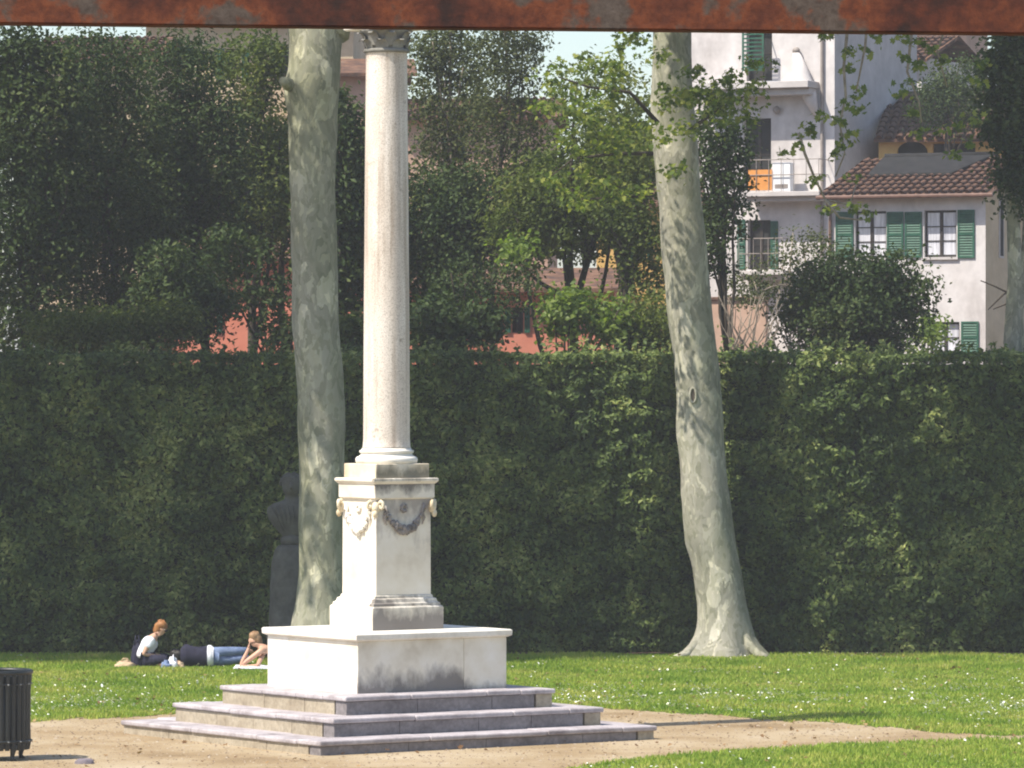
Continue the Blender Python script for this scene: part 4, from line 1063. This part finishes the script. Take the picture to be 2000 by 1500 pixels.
# base mouldings, shaft, capital
prof=[(.44,0),(.455,.02),(.462,.05),(.455,.08),(.435,.10),(.415,.105),(.385,.125),(.378,.145),(.395,.155),(.405,.175),(.395,.195),(.372,.20),(.362,.225)]
MB().lathe([(r,z+4.03) for r,z in prof],48).build('column_base', M['marble'], mon, smooth=True, world=False)
sh=[]
for i in range(41):
    t=i/40; z=4.25+5.82*t; r=.344-.036*t**1.5-.004*t
    sh.append((r,z))
sh=[(.362,4.256),(.352,4.275)]+[s for s in sh if s[1]>4.29]+[(.310,10.08)]
MB().lathe(sh,64).build('shaft', M['granite'], mon, smooth=True, world=False)
MB().lathe([(.305,10.075),(.335,10.085),(.342,10.105),(.335,10.13),(.31,10.14)],48).build('astragal', M['old_stone'], mon, smooth=True, world=False)
cap=MB().lathe([(.295,10.13),(.29,10.20),(.30,10.28),(.335,10.35),(.39,10.395),(.39,10.41)],32).build('capital', M['old_stone'], mon, smooth=True, world=False)
for row,(nlf,zb,hgt,off) in enumerate(((8,10.14,.13,0),(8,10.18,.20,math.pi/8))):
    for k in range(nlf):
        a=2*math.pi*k/nlf+off; d=Vector((math.cos(a),math.sin(a),0)); tn=Vector((-d.y,d.x,0)); V=[];Fs=[]
        prf=[(.30,0,.085),(.315,.35,.10),(.325,.65,.09),(.36,.92,.07),(.405,1.0,.05),(.42,.88,.03)]
        for (r,t,w) in prf:
            for j in (-1,0,1): V.append(d*(r+row*.015+(.012 if j==0 else 0))+tn*w*j+Vector((0,0,zb+hgt*t)))
        for i in range(5):
            for j in range(2): q=i*3+j; Fs.append((q,q+1,q+4,q+3))
        MB().add(V,Fs).build('acanthus_leaf', M['old_stone'], cap, smooth=True, world=False)
aw=.46
g=MB(); V=[];Fs=[]
for z,s_ in ((10.408,.94),(10.43,1.0),(10.50,1.0)):
    for k in range(4):
        for j in range(6):
            t=-1+2*j/6; inn=1-.16*(1-t*t)
            p=Matrix.Rotation(k*math.pi/2,3,'Z')@Vector((t*aw*s_,-aw*s_*inn,z)); V.append(p)
for i in range(2):
    for j in range(24): Fs.append((i*24+j,i*24+(j+1)%24,(i+1)*24+(j+1)%24,(i+1)*24+j))
Fs.append(tuple(range(23,-1,-1))); Fs.append(tuple(48+j for j in range(24)))
g.add(V,Fs).build('abacus', M['marble'], cap, world=False)
MB().lathe([(.32,10.50),(.32,10.66),(.16,10.74),(.12,10.86),(.18,10.94),(.40,11.06),(.58,11.25),(.64,11.5),(.56,11.72),(.62,11.82),(.70,11.9),(.60,11.95),(.3,12.05),(.06,12.15),(.09,12.22),(.02,12.3)],32).build('vase', M['marble'], mon, smooth=True, world=False)

# ------------------------------------------------------------------ colossal bust beside the left trunk
BD=95.0
bx0=X(570,BD)
bust=thing('stone_bust','colossal grey stone bust on a flared pedestal half hidden by plane trunk','statue',(bx0,BD,0))
k=BD/9800
def bz(py): return Z(py,BD)
ped=[(.0,1275,.48),(0,1235,.48),(0,1225,.44),(0,1150,.415),(0,1100,.385),(0,1075,.33),(0,1066,.27),(0,1064,.22)]
MB().lathe([(r,bz(y)) for _,y,r in ped],32,(bx0,BD,0)).build('pedestal',M['dark_stone'],bust,smooth=True)
MB().lathe([(.20,bz(1064.5)),(.22,bz(1055)),(.21,bz(1050)),(.15,bz(1046)),(.15,bz(1040))],24,(bx0,BD,0)).build('socle',M['dark_stone'],bust,smooth=True)
def loft(sections, seg=24):
    V=[];Fs=[]
    for (cx,cy,cz,rx,ry) in sections:
        for q in range(seg):
            a=2*math.pi*q/seg; V.append((cx+rx*math.cos(a),cy+ry*math.sin(a),cz))
    n=len(sections)
    for i in range(n-1):
        for q in range(seg):
            q2=(q+1)%seg; Fs.append((i*seg+q,i*seg+q2,(i+1)*seg+q2,(i+1)*seg+q))
    Fs.append(tuple(range(seg-1,-1,-1))); Fs.append(tuple((n-1)*seg+q for q in range(seg)))
    return MB().add(V,Fs)
sec=[(bx0,BD,bz(1047),.17,.14),(bx0,BD,bz(1042),.22,.16),(bx0,BD,bz(1030),.33,.20),(bx0,BD,bz(1014),.44,.25),(bx0,BD,bz(1000),.475,.26),(bx0,BD,bz(991),.46,.25),(bx0,BD,bz(984),.37,.22),(bx0,BD,bz(979),.22,.17),(bx0,BD-.02,bz(975),.14,.14),(bx0,BD-.03,bz(968),.125,.14),
     (bx0,BD-.07,bz(965),.12,.16),(bx0,BD-.07,bz(958),.165,.20),(bx0,BD-.06,bz(950),.185,.22),(bx0,BD-.05,bz(941),.195,.225),(bx0,BD-.05,bz(934),.185,.215),(bx0,BD-.04,bz(928),.14,.165),(bx0,BD-.03,bz(925),.06,.08)]
loft(sec).build('bust',M['dark_stone'],bust,smooth=True)
g=MB()
for q in range(110):
    a=random.uniform(0,6.283); t=random.uniform(0,1); rr=.205*math.sqrt(max(.05,1-t*t*.92))
    if math.sin(a)<-.25 and t<.6: continue
    g.ball((bx0+rr*math.cos(a),BD-.05+rr*1.1*math.sin(a),bz(946)+t*.20),.036,6,5)
g.build('curls',M['dark_stone'],bust,smooth=True)
g=MB(); g.tube([(bx0,BD-.27,bz(942)),(bx0,BD-.33,bz(951)),(bx0,BD-.27,bz(953))],[.02,.04,.025],8); g.build('nose',M['dark_stone'],bust,smooth=True)
g=MB()
for q in range(7):
    t=q/6
    g.tube([(bx0-.40+.11*q,BD-.16-.08*math.sin(3.14*t),bz(988)),(bx0-.30+.085*q,BD-.21-.06*math.sin(3.14*t),bz(1006)),(bx0-.14+.045*q,BD-.15,bz(1036))],[.02,.03,.015],7)
g.build('drapery',M['dark_stone'],bust,smooth=True)

# ------------------------------------------------------------------ people
def skin_mesh(name, joints, bones, root=0, sub=2):
    """one continuous surface grown round a skeleton: joints = {key:(pos, radius)}"""
    keys=list(joints); idx={k:i for i,k in enumerate(keys)}
    me=bpy.data.meshes.new(name); me.from_pydata([tuple(joints[k][0]) for k in keys],[(idx[a],idx[b]) for a,b in bones],[])
    o=bpy.data.objects.new(name,me); col.objects.link(o)
    sm=o.modifiers.new('skin','SKIN'); sm.use_smooth_shade=True
    ss=o.modifiers.new('sub','SUBSURF'); ss.levels=sub; ss.render_levels=sub
    for i,k in enumerate(keys):
        r=joints[k][1]; me.skin_vertices[0].data[i].radius=(r if not isinstance(r,tuple) else r[0], r if not isinstance(r,tuple) else r[1])
        me.skin_vertices[0].data[i].use_root=(i==root)
    dg=bpy.context.evaluated_depsgraph_get(); ev=o.evaluated_get(dg)
    out=bpy.data.meshes.new_from_object(ev); out.name=name
    bpy.data.objects.remove(o)
    out.polygons.foreach_set('use_smooth',[True]*len(out.polygons))
    return out

PD=92.2
def wrinkle(o, amp=.012, sc=16):
    me=o.data
    for v in me.vertices:
        q=v.co; v.co = q + v.normal*amp*(mn.noise(Vector((q.x*sc,q.y*sc,q.z*sc*.5)))+.6*mn.noise(Vector((q.x*sc*2.3,q.y*sc*2.3,q.z*sc))))
    me.update(); return o
def blob_hair(Hh,mat,parent):
    g=MB()
    ks=list(Hh)
    for k in ks: g.ball(Hh[k][0],Hh[k][1],14,10,jit=.05)
    for a,b in zip(ks[:-1],ks[1:]):
        if b!='bun': g.ball(Hh[a][0].lerp(Hh[b][0],.5),(Hh[a][1]+Hh[b][1])/2,14,10,jit=.05)
    return wrinkle(g.build('hair',mat,parent,smooth=True),.02,26)
def W(px,py,dy=0.0): return PT(px,py,PD+dy)
def hand(joints,bones,wrist,pos,dirn,side,key,r=.012):
    """palm and five fingers"""
    d=Vector(dirn).normalized(); sd=Vector(side).normalized(); p=Vector(pos)
    joints[key+'palm']=(p+d*.05,.026); bones.append((wrist,key+'palm'))
    for i in range(4):
        b=p+d*.095+sd*(-.03+.02*i); ln=(.03,.037,.034,.026)[i]
        joints[f'{key}k{i}']=(b,.011); joints[f'{key}m{i}']=(b+d*ln+Vector((0,0,-.006)),.010); joints[f'{key}t{i}']=(b+d*ln*1.8+Vector((0,0,-.02)),.008)
        bones += [(key+'palm',f'{key}k{i}'),(f'{key}k{i}',f'{key}m{i}'),(f'{key}m{i}',f'{key}t{i}')]
    joints[key+'th0']=(p+d*.03-sd*.045,.012); joints[key+'th1']=(p+d*.065-sd*.065,.010)
    bones += [(key+'palm',key+'th0'),(key+'th0',key+'th1')]

def head(joints,bones,neck,c,fwd,up,key='h',s=1.0):
    c=Vector(c); f=Vector(fwd).normalized(); u=Vector(up).normalized()
    joints[key+'jaw']=(c-u*.06*s+f*.035*s,.062*s); joints[key+'mid']=(c+u*.0*s+f*.012*s,.088*s); joints[key+'top']=(c+u*.055*s-f*.012*s,.086*s)
    joints[key+'nose']=(c+f*.108*s-u*.012*s,.014*s); joints[key+'chin']=(c-u*.095*s+f*.07*s,.028*s)
    bones += [(neck,key+'jaw'),(key+'jaw',key+'mid'),(key+'mid',key+'top'),(key+'mid',key+'nose'),(key+'jaw',key+'chin')]
    return f,u

# --- person seated, leaning forward over crossed legs, facing right
p1=thing('person','person in white T-shirt seated on grass leaning over crossed legs','person',(W(285,1300)[0],PD,0),group='people resting on the lawn')
J={};B=[]
hipc=Vector((W(281,1289)[0],PD,.13))
J['pelvis']=(hipc,(.13,.15)); J['waist']=(Vector((W(283,1276)[0],PD,.26)),.115); J['chest']=(Vector((W(291,1260)[0],PD,.42)),.13); J['sh']=(Vector((W(299,1250)[0],PD,.53)),.085); J['neck']=(Vector((W(306,1242)[0],PD,.60)),.05)
B+=[('pelvis','waist'),('waist','chest'),('chest','sh'),('sh','neck')]
fwd=Vector((.82,-.15,-.55)); upv=Vector((.55,-.05,.83)); hc_=Vector((W(315,1229)[0],PD-.01,.70))
head(J,B,'neck',hc_,fwd,upv)
for sd,nm in ((-1,'n'),(1,'f')):
    y=PD+sd*.17
    J[nm+'s']=(Vector((W(297,1252)[0],y,.50)),.062); J[nm+'e']=(Vector((W(281,1281)[0] if sd<0 else W(292,1280)[0],PD+sd*.24,.245)),.042); J[nm+'w']=(Vector((W(305,1286)[0],PD+sd*.12,.215)),.028)
    B+=[('sh',nm+'s'),(nm+'s',nm+'e'),(nm+'e',nm+'w')]
    hand(J,B,nm+'w',J[nm+'w'][0],(1,-.1*sd,-.1),(0,1,0),nm)
    J[nm+'hip']=(Vector((W(287,1291)[0],PD+sd*.10,.12)),.10); J[nm+'k']=(Vector((W(326,1284)[0],PD+sd*.30,.17)),.066); J[nm+'a']=(Vector((W(312,1296)[0],PD-sd*.10-.12,.07)),.042); J[nm+'t']=(Vector((W(327,1298)[0],PD-sd*.16-.16,.045)),.034)
    B+=[('pelvis',nm+'hip'),(nm+'hip',nm+'k'),(nm+'k',nm+'a'),(nm+'a',nm+'t')]
obj('body',skin_mesh('body',J,B),M['skin'],p1)
C={};CB=[]
C['pelvis']=(J['pelvis'][0]+Vector((0,0,.0)),(.17,.19)); C['waist']=(J['waist'][0],.155); C['chest']=(J['chest'][0],.17); C['sh']=(J['sh'][0]+Vector((.005,0,.012)),.115)
CB=[('pelvis','waist'),('waist','chest'),('chest','sh')]
for nm in 'nf':
    C[nm+'s']=(J[nm+'s'][0],.095); C[nm+'m']=(J[nm+'s'][0].lerp(J[nm+'e'][0],.6),.075); CB+=[('sh',nm+'s'),(nm+'s',nm+'m')]
wrinkle(obj('t_shirt',skin_mesh('t_shirt',C,CB,sub=3),M['tee'],p1))
T={'pelvis':(J['pelvis'][0],(.145,.165))};TB=[]
for nm in 'nf':
    T[nm+'hip']=(J[nm+'hip'][0],.115); T[nm+'k']=(J[nm+'k'][0],.082); T[nm+'a']=(J[nm+'a'][0].lerp(J[nm+'k'][0],.15),.055); TB+=[('pelvis',nm+'hip'),(nm+'hip',nm+'k'),(nm+'k',nm+'a')]
wrinkle(obj('trousers',skin_mesh('trousers',T,TB,sub=3),M['navy'],p1))
f=fwd.normalized();u=upv.normalized()
Hh={'a':(hc_+u*.055-f*.02,.102),'b':(hc_+u*.0-f*.055,.092),'c':(hc_-u*.07-f*.06,.055),'bun':(hc_+u*.10-f*.085,.05)}
blob_hair(Hh,M['hair_red'],p1)
g=MB(); sdv=f.cross(u).normalized()
for s_ in (-1,1): g.ball(hc_+f*.098+u*.022+sdv*s_*.036,.028,8,6,(1,1,.8))
g.tube([hc_+f*.10+u*.026-sdv*.07,hc_+f*.112+u*.026,hc_+f*.10+u*.026+sdv*.07],.008,6); g.build('sunglasses',M['shades'],p1,smooth=True)

# --- person lying on one side, back to the camera, head to the left
p2=thing('person','person in dark jacket and jeans lying on one side on grass','person',(W(390,1302)[0],PD+.05,0),group='people resting on the lawn')
J={};B=[]
yb=PD+.1
def Q(px,z,dy=0): return Vector((W(px,1300)[0],yb+dy,z))
J['pelvis']=(Q(406,.19),(.16,.15)); J['waist']=(Q(392,.165),.125); J['chest']=(Q(374,.20),.155); J['sh']=(Q(362,.21),.11); J['neck']=(Q(355,.22),.05)
B+=[('pelvis','waist'),('waist','chest'),('chest','sh'),('sh','neck')]
hc2_=Q(346,.22,.04); f2=Vector((-.2,.95,.1)); u2=Vector((-1,-.1,.15)); head(J,B,'neck',hc2_,f2,u2)
for dz,nm,dk in ((.09,'u',.0),(-.09,'l',.0)):
    J[nm+'s']=(Q(363,.21+dz*1.5),.06); J[nm+'e']=(Q(366,max(.06,.16+dz*.8),.26),.042); J[nm+'w']=(Q(352,max(.05,.12+dz*.3),.42),.028)
    B+=[('sh',nm+'s'),(nm+'s',nm+'e'),(nm+'e',nm+'w')]; hand(J,B,nm+'w',J[nm+'w'][0],(-1,.3,0),(0,.3,1),nm)
    J[nm+'hip']=(Q(413,.18+dz*.7),.105); J[nm+'k']=(Q(445,.19+dz*.9,.12),.075); J[nm+'a']=(Q(484,.22+dz*.7,.2),.045); J[nm+'t']=(Q(492,.19+dz*.7,.28),.036)
    B+=[('pelvis',nm+'hip'),(nm+'hip',nm+'k'),(nm+'k',nm+'a'),(nm+'a',nm+'t')]
obj('body',skin_mesh('body',J,B),M['skin'],p2)
def loftx(secs, seg=24, cap=True):
    V=[];Fs=[]
    for (px,zc,yo,ry,rz) in secs:
        for q in range(seg):
            a=2*math.pi*q/seg; V.append(Q(px,zc,yo)+Vector((0,math.cos(a)*ry,math.sin(a)*rz)))
    n=len(secs)
    for i in range(n-1):
        for q in range(seg): Fs.append((i*seg+q,i*seg+(q+1)%seg,(i+1)*seg+(q+1)%seg,(i+1)*seg+q))
    Fs.append(tuple(range(seg))); Fs.append(tuple((n-1)*seg+q for q in range(seg-1,-1,-1)))
    return MB().add(V,Fs)
loftx([(351,.21,0,.07,.07),(353,.21,0,.13,.14),(358,.205,0,.19,.19),(366,.20,0,.205,.20),(378,.19,0,.19,.185),(390,.185,0,.18,.18),(400,.19,0,.19,.19),(407,.195,0,.195,.197)]).build('jacket',M['navy'],p2,smooth=True)
g=MB()
for nm in 'ul':
    g.tube([J[nm+'s'][0],J[nm+'s'][0].lerp(J[nm+'e'][0],.5),J[nm+'e'][0],J[nm+'w'][0].lerp(J[nm+'e'][0],.2)],[.08,.07,.06,.05],10)
    g.build('sleeve',M['navy'],p2,smooth=True); g=MB()
loftx([(404,.195,0,.19,.19),(407,.196,0,.202,.204),(411,.194,0,.203,.203),(415,.185,.0,.19,.188),(417,.18,0,.17,.17)]).build('shirt_hem',M['tee'],p2,smooth=True)
loftx([(412,.18,0,.16,.165),(419,.17,.01,.155,.155),(428,.16,.04,.14,.125)]).build('seat',M['jeans'],p2,smooth=True)
for nm in 'ul':
    MB().tube([J[nm+'hip'][0],J[nm+'hip'][0].lerp(J[nm+'k'][0],.5),J[nm+'k'][0],J[nm+'k'][0].lerp(J[nm+'a'][0],.5),J[nm+'a'][0]],[.115,.105,.09,.078,.065],14).build('jeans_leg',M['jeans'],p2,smooth=True)
Hh={'a':(hc2_-f2.normalized()*.03+Vector((-.05,0,.01)),.108),'b':(hc2_-f2.normalized()*.06,.1),'c':(hc2_-f2.normalized()*.05+Vector((.09,0,-.03)),.07)}
blob_hair(Hh,M['hair_dark'],p2)

# --- person propped on an elbow, chin on hand, body stretched behind the marble block
p3=thing('person','bare-armed person lying propped on an elbow beside the marble block','person',(W(500,1302)[0],PD-.5,0),group='people resting on the lawn')
yc=PD-.45
def Q3(px,z,dy=0): return Vector((X(px,yc),yc+dy,z))
J={};B=[]
J['pelvis']=(Q3(590,.14,.15),(.15,.13)); J['waist']=(Q3(562,.17,.1),.115); J['chest']=(Q3(535,.26,.04),.13); J['sh']=(Q3(515,.36,0),.085); J['neck']=(Q3(506,.43,0),.05)
B+=[('pelvis','waist'),('waist','chest'),('chest','sh'),('sh','neck')]
hc3=Q3(497,.52,-.0); f3=Vector((-.8,-.3,-.35)); u3=Vector((-.3,-.05,.95)); head(J,B,'neck',hc3,f3,u3)
J['ns']=(Q3(511,.33,-.15),.056); J['ne']=(Q3(470,.055,-.22),.042); J['nw']=(Q3(486,.36,-.17),.028); B+=[('sh','ns'),('ns','ne'),('ne','nw')]; hand(J,B,'nw',J['nw'][0],(.2,.4,1),(0,1,-.2),'n')
J['fs']=(Q3(516,.33,.16),.056); J['fe']=(Q3(505,.06,-.34),.042); J['fw']=(Q3(476,.05,-.36),.03); B+=[('sh','fs'),('fs','fe'),('fe','fw')]; hand(J,B,'fw',J['fw'][0],(-1,0,-.1),(0,1,0),'f')
for sd,nm in ((-1,'n'),(1,'f')):
    J[nm+'h']=(Q3(597,.13,.15+sd*.09),.095); J[nm+'k']=(Q3(645,.10,.2+sd*.13),.068); J[nm+'a']=(Q3(690,.07,.25+sd*.12),.042); J[nm+'t']=(Q3(704,.05,.25+sd*.12),.034)
    B+=[('pelvis',nm+'h'),(nm+'h',nm+'k'),(nm+'k',nm+'a'),(nm+'a',nm+'t')]
obj('body',skin_mesh('body',J,B),M['skin'],p3)
C={'pelvis':(J['pelvis'][0],(.155,.135)),'waist':(J['waist'][0],.13),'chest':(J['chest'][0],.145),'sh':(J['sh'][0]+Vector((.02,0,-.03)),.09)}
obj('top',skin_mesh('top',C,[('pelvis','waist'),('waist','chest'),('chest','sh')]),M['navy'],p3)
T={'pelvis':(J['pelvis'][0]+Vector((.05,0,0)),(.16,.14))};TB=[]
for nm in 'nf':
    T[nm+'h']=(J[nm+'h'][0],.108); T[nm+'k']=(J[nm+'k'][0],.082); T[nm+'a']=(J[nm+'a'][0],.058); TB+=[('pelvis',nm+'h'),(nm+'h',nm+'k'),(nm+'k',nm+'a')]
obj('jeans',skin_mesh('jeans',T,TB),M['jeans'],p3)
f=f3.normalized();u=u3.normalized()
Hh={'a':(hc3+u*.06-f*.02,.102),'b':(hc3-f*.05,.095),'c':(hc3-u*.12-f*.06,.07),'d':(hc3-u*.24-f*.07,.05)}
blob_hair(Hh,M['hair_brown'],p3)

# --- bags and cloths round them
def lump(name,label,cat,px,py,D,rx,ry,rz,mat,seedv,handle=False,rough=.25):
    t=thing(name,label,cat,(X(px,D),D,0)); V=[];Fs=[];sg=20;rn=12; c=Vector((X(px,D),D,0))
    for i in range(rn+1):
        th=math.pi/2*i/rn
        for q in range(sg):
            a=2*math.pi*q/sg; dr=Vector((math.cos(a)*math.cos(th),math.sin(a)*math.cos(th),math.sin(th)))
            nn=1+rough*mn.noise(dr*2.2+Vector((seedv,0,0)))+rough*.5*mn.noise(dr*5+Vector((0,seedv,0)))
            V.append(c+Vector((dr.x*rx*nn,dr.y*ry*nn,dr.z*rz*nn-.005)))
    for i in range(rn):
        for q in range(sg): Fs.append((i*sg+q,i*sg+(q+1)%sg,(i+1)*sg+(q+1)%sg,(i+1)*sg+q))
    MB().add(V,Fs).build('bag_body' if handle else 'cloth_body',mat,t,smooth=True)
    if handle:
        MB().tube([c+Vector((-rx*.4,-.02,rz*.85)),c+Vector((-rx*.2,-.03,rz*1.25)),c+Vector((rx*.2,-.03,rz*1.25)),c+Vector((rx*.4,-.02,rz*.85))],.012,6).build('strap',mat,t,smooth=True)
    return t
lump('cloth_bag','tan canvas bag lying on grass behind the seated person','bag',245,1302,PD-.1,.19,.14,.13,M['tan_cloth'],1.0,True)
lump('backpack','navy backpack leaning at the seated person\'s back','bag',268,1300,PD+.12,.13,.14,.46,M['navy'],2.0,True,.15)
lump('white_bundle','crumpled white and blue cloth before the seated person\'s knees','cloth',337,1306,PD-.42,.10,.10,.20,M['tee'],3.0,False,.5)
lump('denim_bundle','crumpled blue denim cloth beside the white bundle','cloth',325,1308,PD-.5,.10,.09,.13,M['jeans'],5.0,False,.5)
lump('straw_hat','pale straw hat lying beside the crumpled white cloth','hat',350,1306,PD-.38,.09,.09,.13,M['tan_cloth'],7.0,False,.35)
t=thing('towel','pale towel spread under the propped person\'s arm','towel',(X(490,PD-.8),PD-.8,0))
g=MB();V=[];Fs=[]
for j in range(9):
    for i in range(25):
        x=X(462,PD)+i*.06; y=PD-1.05+j*.1; V.append((x,y,.05+.02*mn.noise(Vector((x*5,y*5,1)))))
for j in range(8):
    for i in range(24): Fs.append((j*25+i,j*25+i+1,(j+1)*25+i+1,(j+1)*25+i))
o=g.add(V,Fs).build('cloth',M['tee'],t,smooth=True); sm=o.modifiers.new('solid','SOLIDIFY'); sm.thickness=.04; sm.offset=-1

# ------------------------------------------------------------------ litter bin
BD_=GD(1484); bxx=X(-4,BD_); s=BD_/9800
bn=thing('litter_bin','dark cast iron ribbed litter bin on short feet beside the path','litter bin',(bxx,BD_,0))
Rb=.455; z0=.17; z1=Z(1312,BD_)
MB().lathe([(Rb*.86,z0),(Rb*.88,z0+.02),(Rb*.90,z1-.05),(Rb*.80,z1-.04),(Rb*.78,z0+.05),(.02,z0+.04)],40,(bxx,BD_,0)).build('liner',M['bin_iron'],bn,smooth=True)
ns=30
sm_=None
for i in range(ns):
    a=2*math.pi*(i+.5)/ns
    if sm_ is None:
        g=MB(); 
        prof=[(Rb*.93,z0-.02),(Rb*.97,z0+.06),(Rb*.955,z0+.3),(Rb*.965,z1-.25),(Rb*1.0,z1-.06),(Rb*1.0,z1-.02)]
        V=[];Fs=[]; w=.034
        for (r,z) in prof:
            V+=[(r-.018,-w,z),(r+.004,-w*.8,z),(r+.014,0,z),(r+.004,w*.8,z),(r-.018,w,z)]
        for k in range(len(prof)-1):
            for q in range(4): Fs.append((k*5+q,k*5+q+1,(k+1)*5+q+1,(k+1)*5+q))
        sm_=g.add(V,Fs).mesh('slat',True); sm_.materials.append(M['bin_iron'])
    o=bpy.data.objects.new('slat',sm_); col.objects.link(o); o.parent=bn; o.rotation_euler=(0,0,a)
def ringm(rz,rr,th,name):
    pts=[(bxx+rr*math.cos(2*math.pi*k/40),BD_+rr*math.sin(2*math.pi*k/40),rz) for k in range(41)]
    MB().tube(pts,th,8,False).build(name,M['bin_iron'],bn,smooth=True)
ringm(z1,Rb*1.0,.035,'rim'); ringm(z0+.10,Rb*.985,.022,'hoop'); ringm(z1-.16,Rb*.985,.014,'hoop')
for i in range(ns):
    a=2*math.pi*(i+.5)/ns
    if i%2==0:
        for zz in (z1-.16,z0+.10):
            MB().ball((bxx+(Rb*1.02)*math.cos(a),BD_+(Rb*1.02)*math.sin(a),zz),.018,6,5,(1,1,.7)).build('rivet',M['bin_clip'],bn,smooth=True)
for k in range(4):
    a=R(-52+90*k); d=Vector((math.cos(a),math.sin(a),0)); c=Vector((bxx,BD_,0))
    MB().tube([c+d*.34+Vector((0,0,z0+.12)),c+d*.41+Vector((0,0,z0+.02)),c+d*.375+Vector((0,0,.10)),c+d*.37+Vector((0,0,.05)),c+d*.40+Vector((0,0,-.003))],[.05,.055,.035,.03,.045],8).build('foot',M['bin_iron'],bn,smooth=True)

# flat stone on the path
SD=GD(1492); c=Vector((X(165,SD),SD,0)); V=[];Fs=[];sg=24;rn=10
for i in range(rn+1):
    th=math.pi/2*i/rn
    for q in range(sg):
        a=2*math.pi*q/sg; dr=Vector((math.cos(a)*math.cos(th),math.sin(a)*math.cos(th),math.sin(th))); nn=1+.12*mn.noise(dr*2+Vector((4,0,0)))+.05*mn.noise(dr*6)
        V.append(c+Vector((dr.x*.135*nn,dr.y*.11*nn,min(dr.z*.10,.075)*nn-.004)))
for i in range(rn):
    for q in range(sg): Fs.append((i*sg+q,i*sg+(q+1)%sg,(i+1)*sg+(q+1)%sg,(i+1)*sg+q))
tag(MB().add(V,Fs).build('stone',M['pebble'],None,smooth=True),'flat grey stone lying on the gravel near the litter bin','stone')

# ------------------------------------------------------------------ rusty strip along the view's top edge, built as a beam on added posts
RD=14.0
rust_strip=thing('steel_portal','rusty flaking steel beam spanning overhead across the garden view','beam',(0,RD,0))
tilt=-math.atan(20/2000.)
zc=Z(58,RD)
g=MB(); Lb=2.1
g.box(-Lb,Lb,-.05,.05,0,.30); g.v=[(x,y+RD,z+zc+x*math.tan(tilt)) for x,y,z in g.v]
bm_=g.build('beam',M['rust'],rust_strip,bevel=.004)
for s_ in (-1,1):  # unseen posts and plates added to carry the strip
    MB().box(s_*1.9-.06,s_*1.9+.06,RD-.048,RD+.048,-.05,zc+s_*1.9*math.tan(tilt)+.03).build('post',M['rust_post'],rust_strip,bevel=.004)
    MB().box(s_*1.9-.14,s_*1.9+.14,RD-.14,RD+.14,0,.02).build('base_plate',M['rust_post'],rust_strip)

# ------------------------------------------------------------------ added thin volume, standing in for glare and lifting dark tones
hz_m = bpy.data.materials.new('haze'); hz_m.use_nodes = True
nt = hz_m.node_tree; nt.nodes.clear()
out = nt.nodes.new('ShaderNodeOutputMaterial'); pv = nt.nodes.new('ShaderNodeVolumePrincipled')
pv.inputs['Color'].default_value = (0.95, 0.96, 1.0, 1); pv.inputs['Density'].default_value = 0.00045; pv.inputs['Anisotropy'].default_value = 0.0
nt.links.new(pv.outputs[0], out.inputs['Volume'])
hz = MB().box(-520, 520, -170, 920, -1.0, 26.0).build('haze', hz_m)
tag(hz, 'thin pale haze filling the air of the garden', 'haze', kind='stuff')
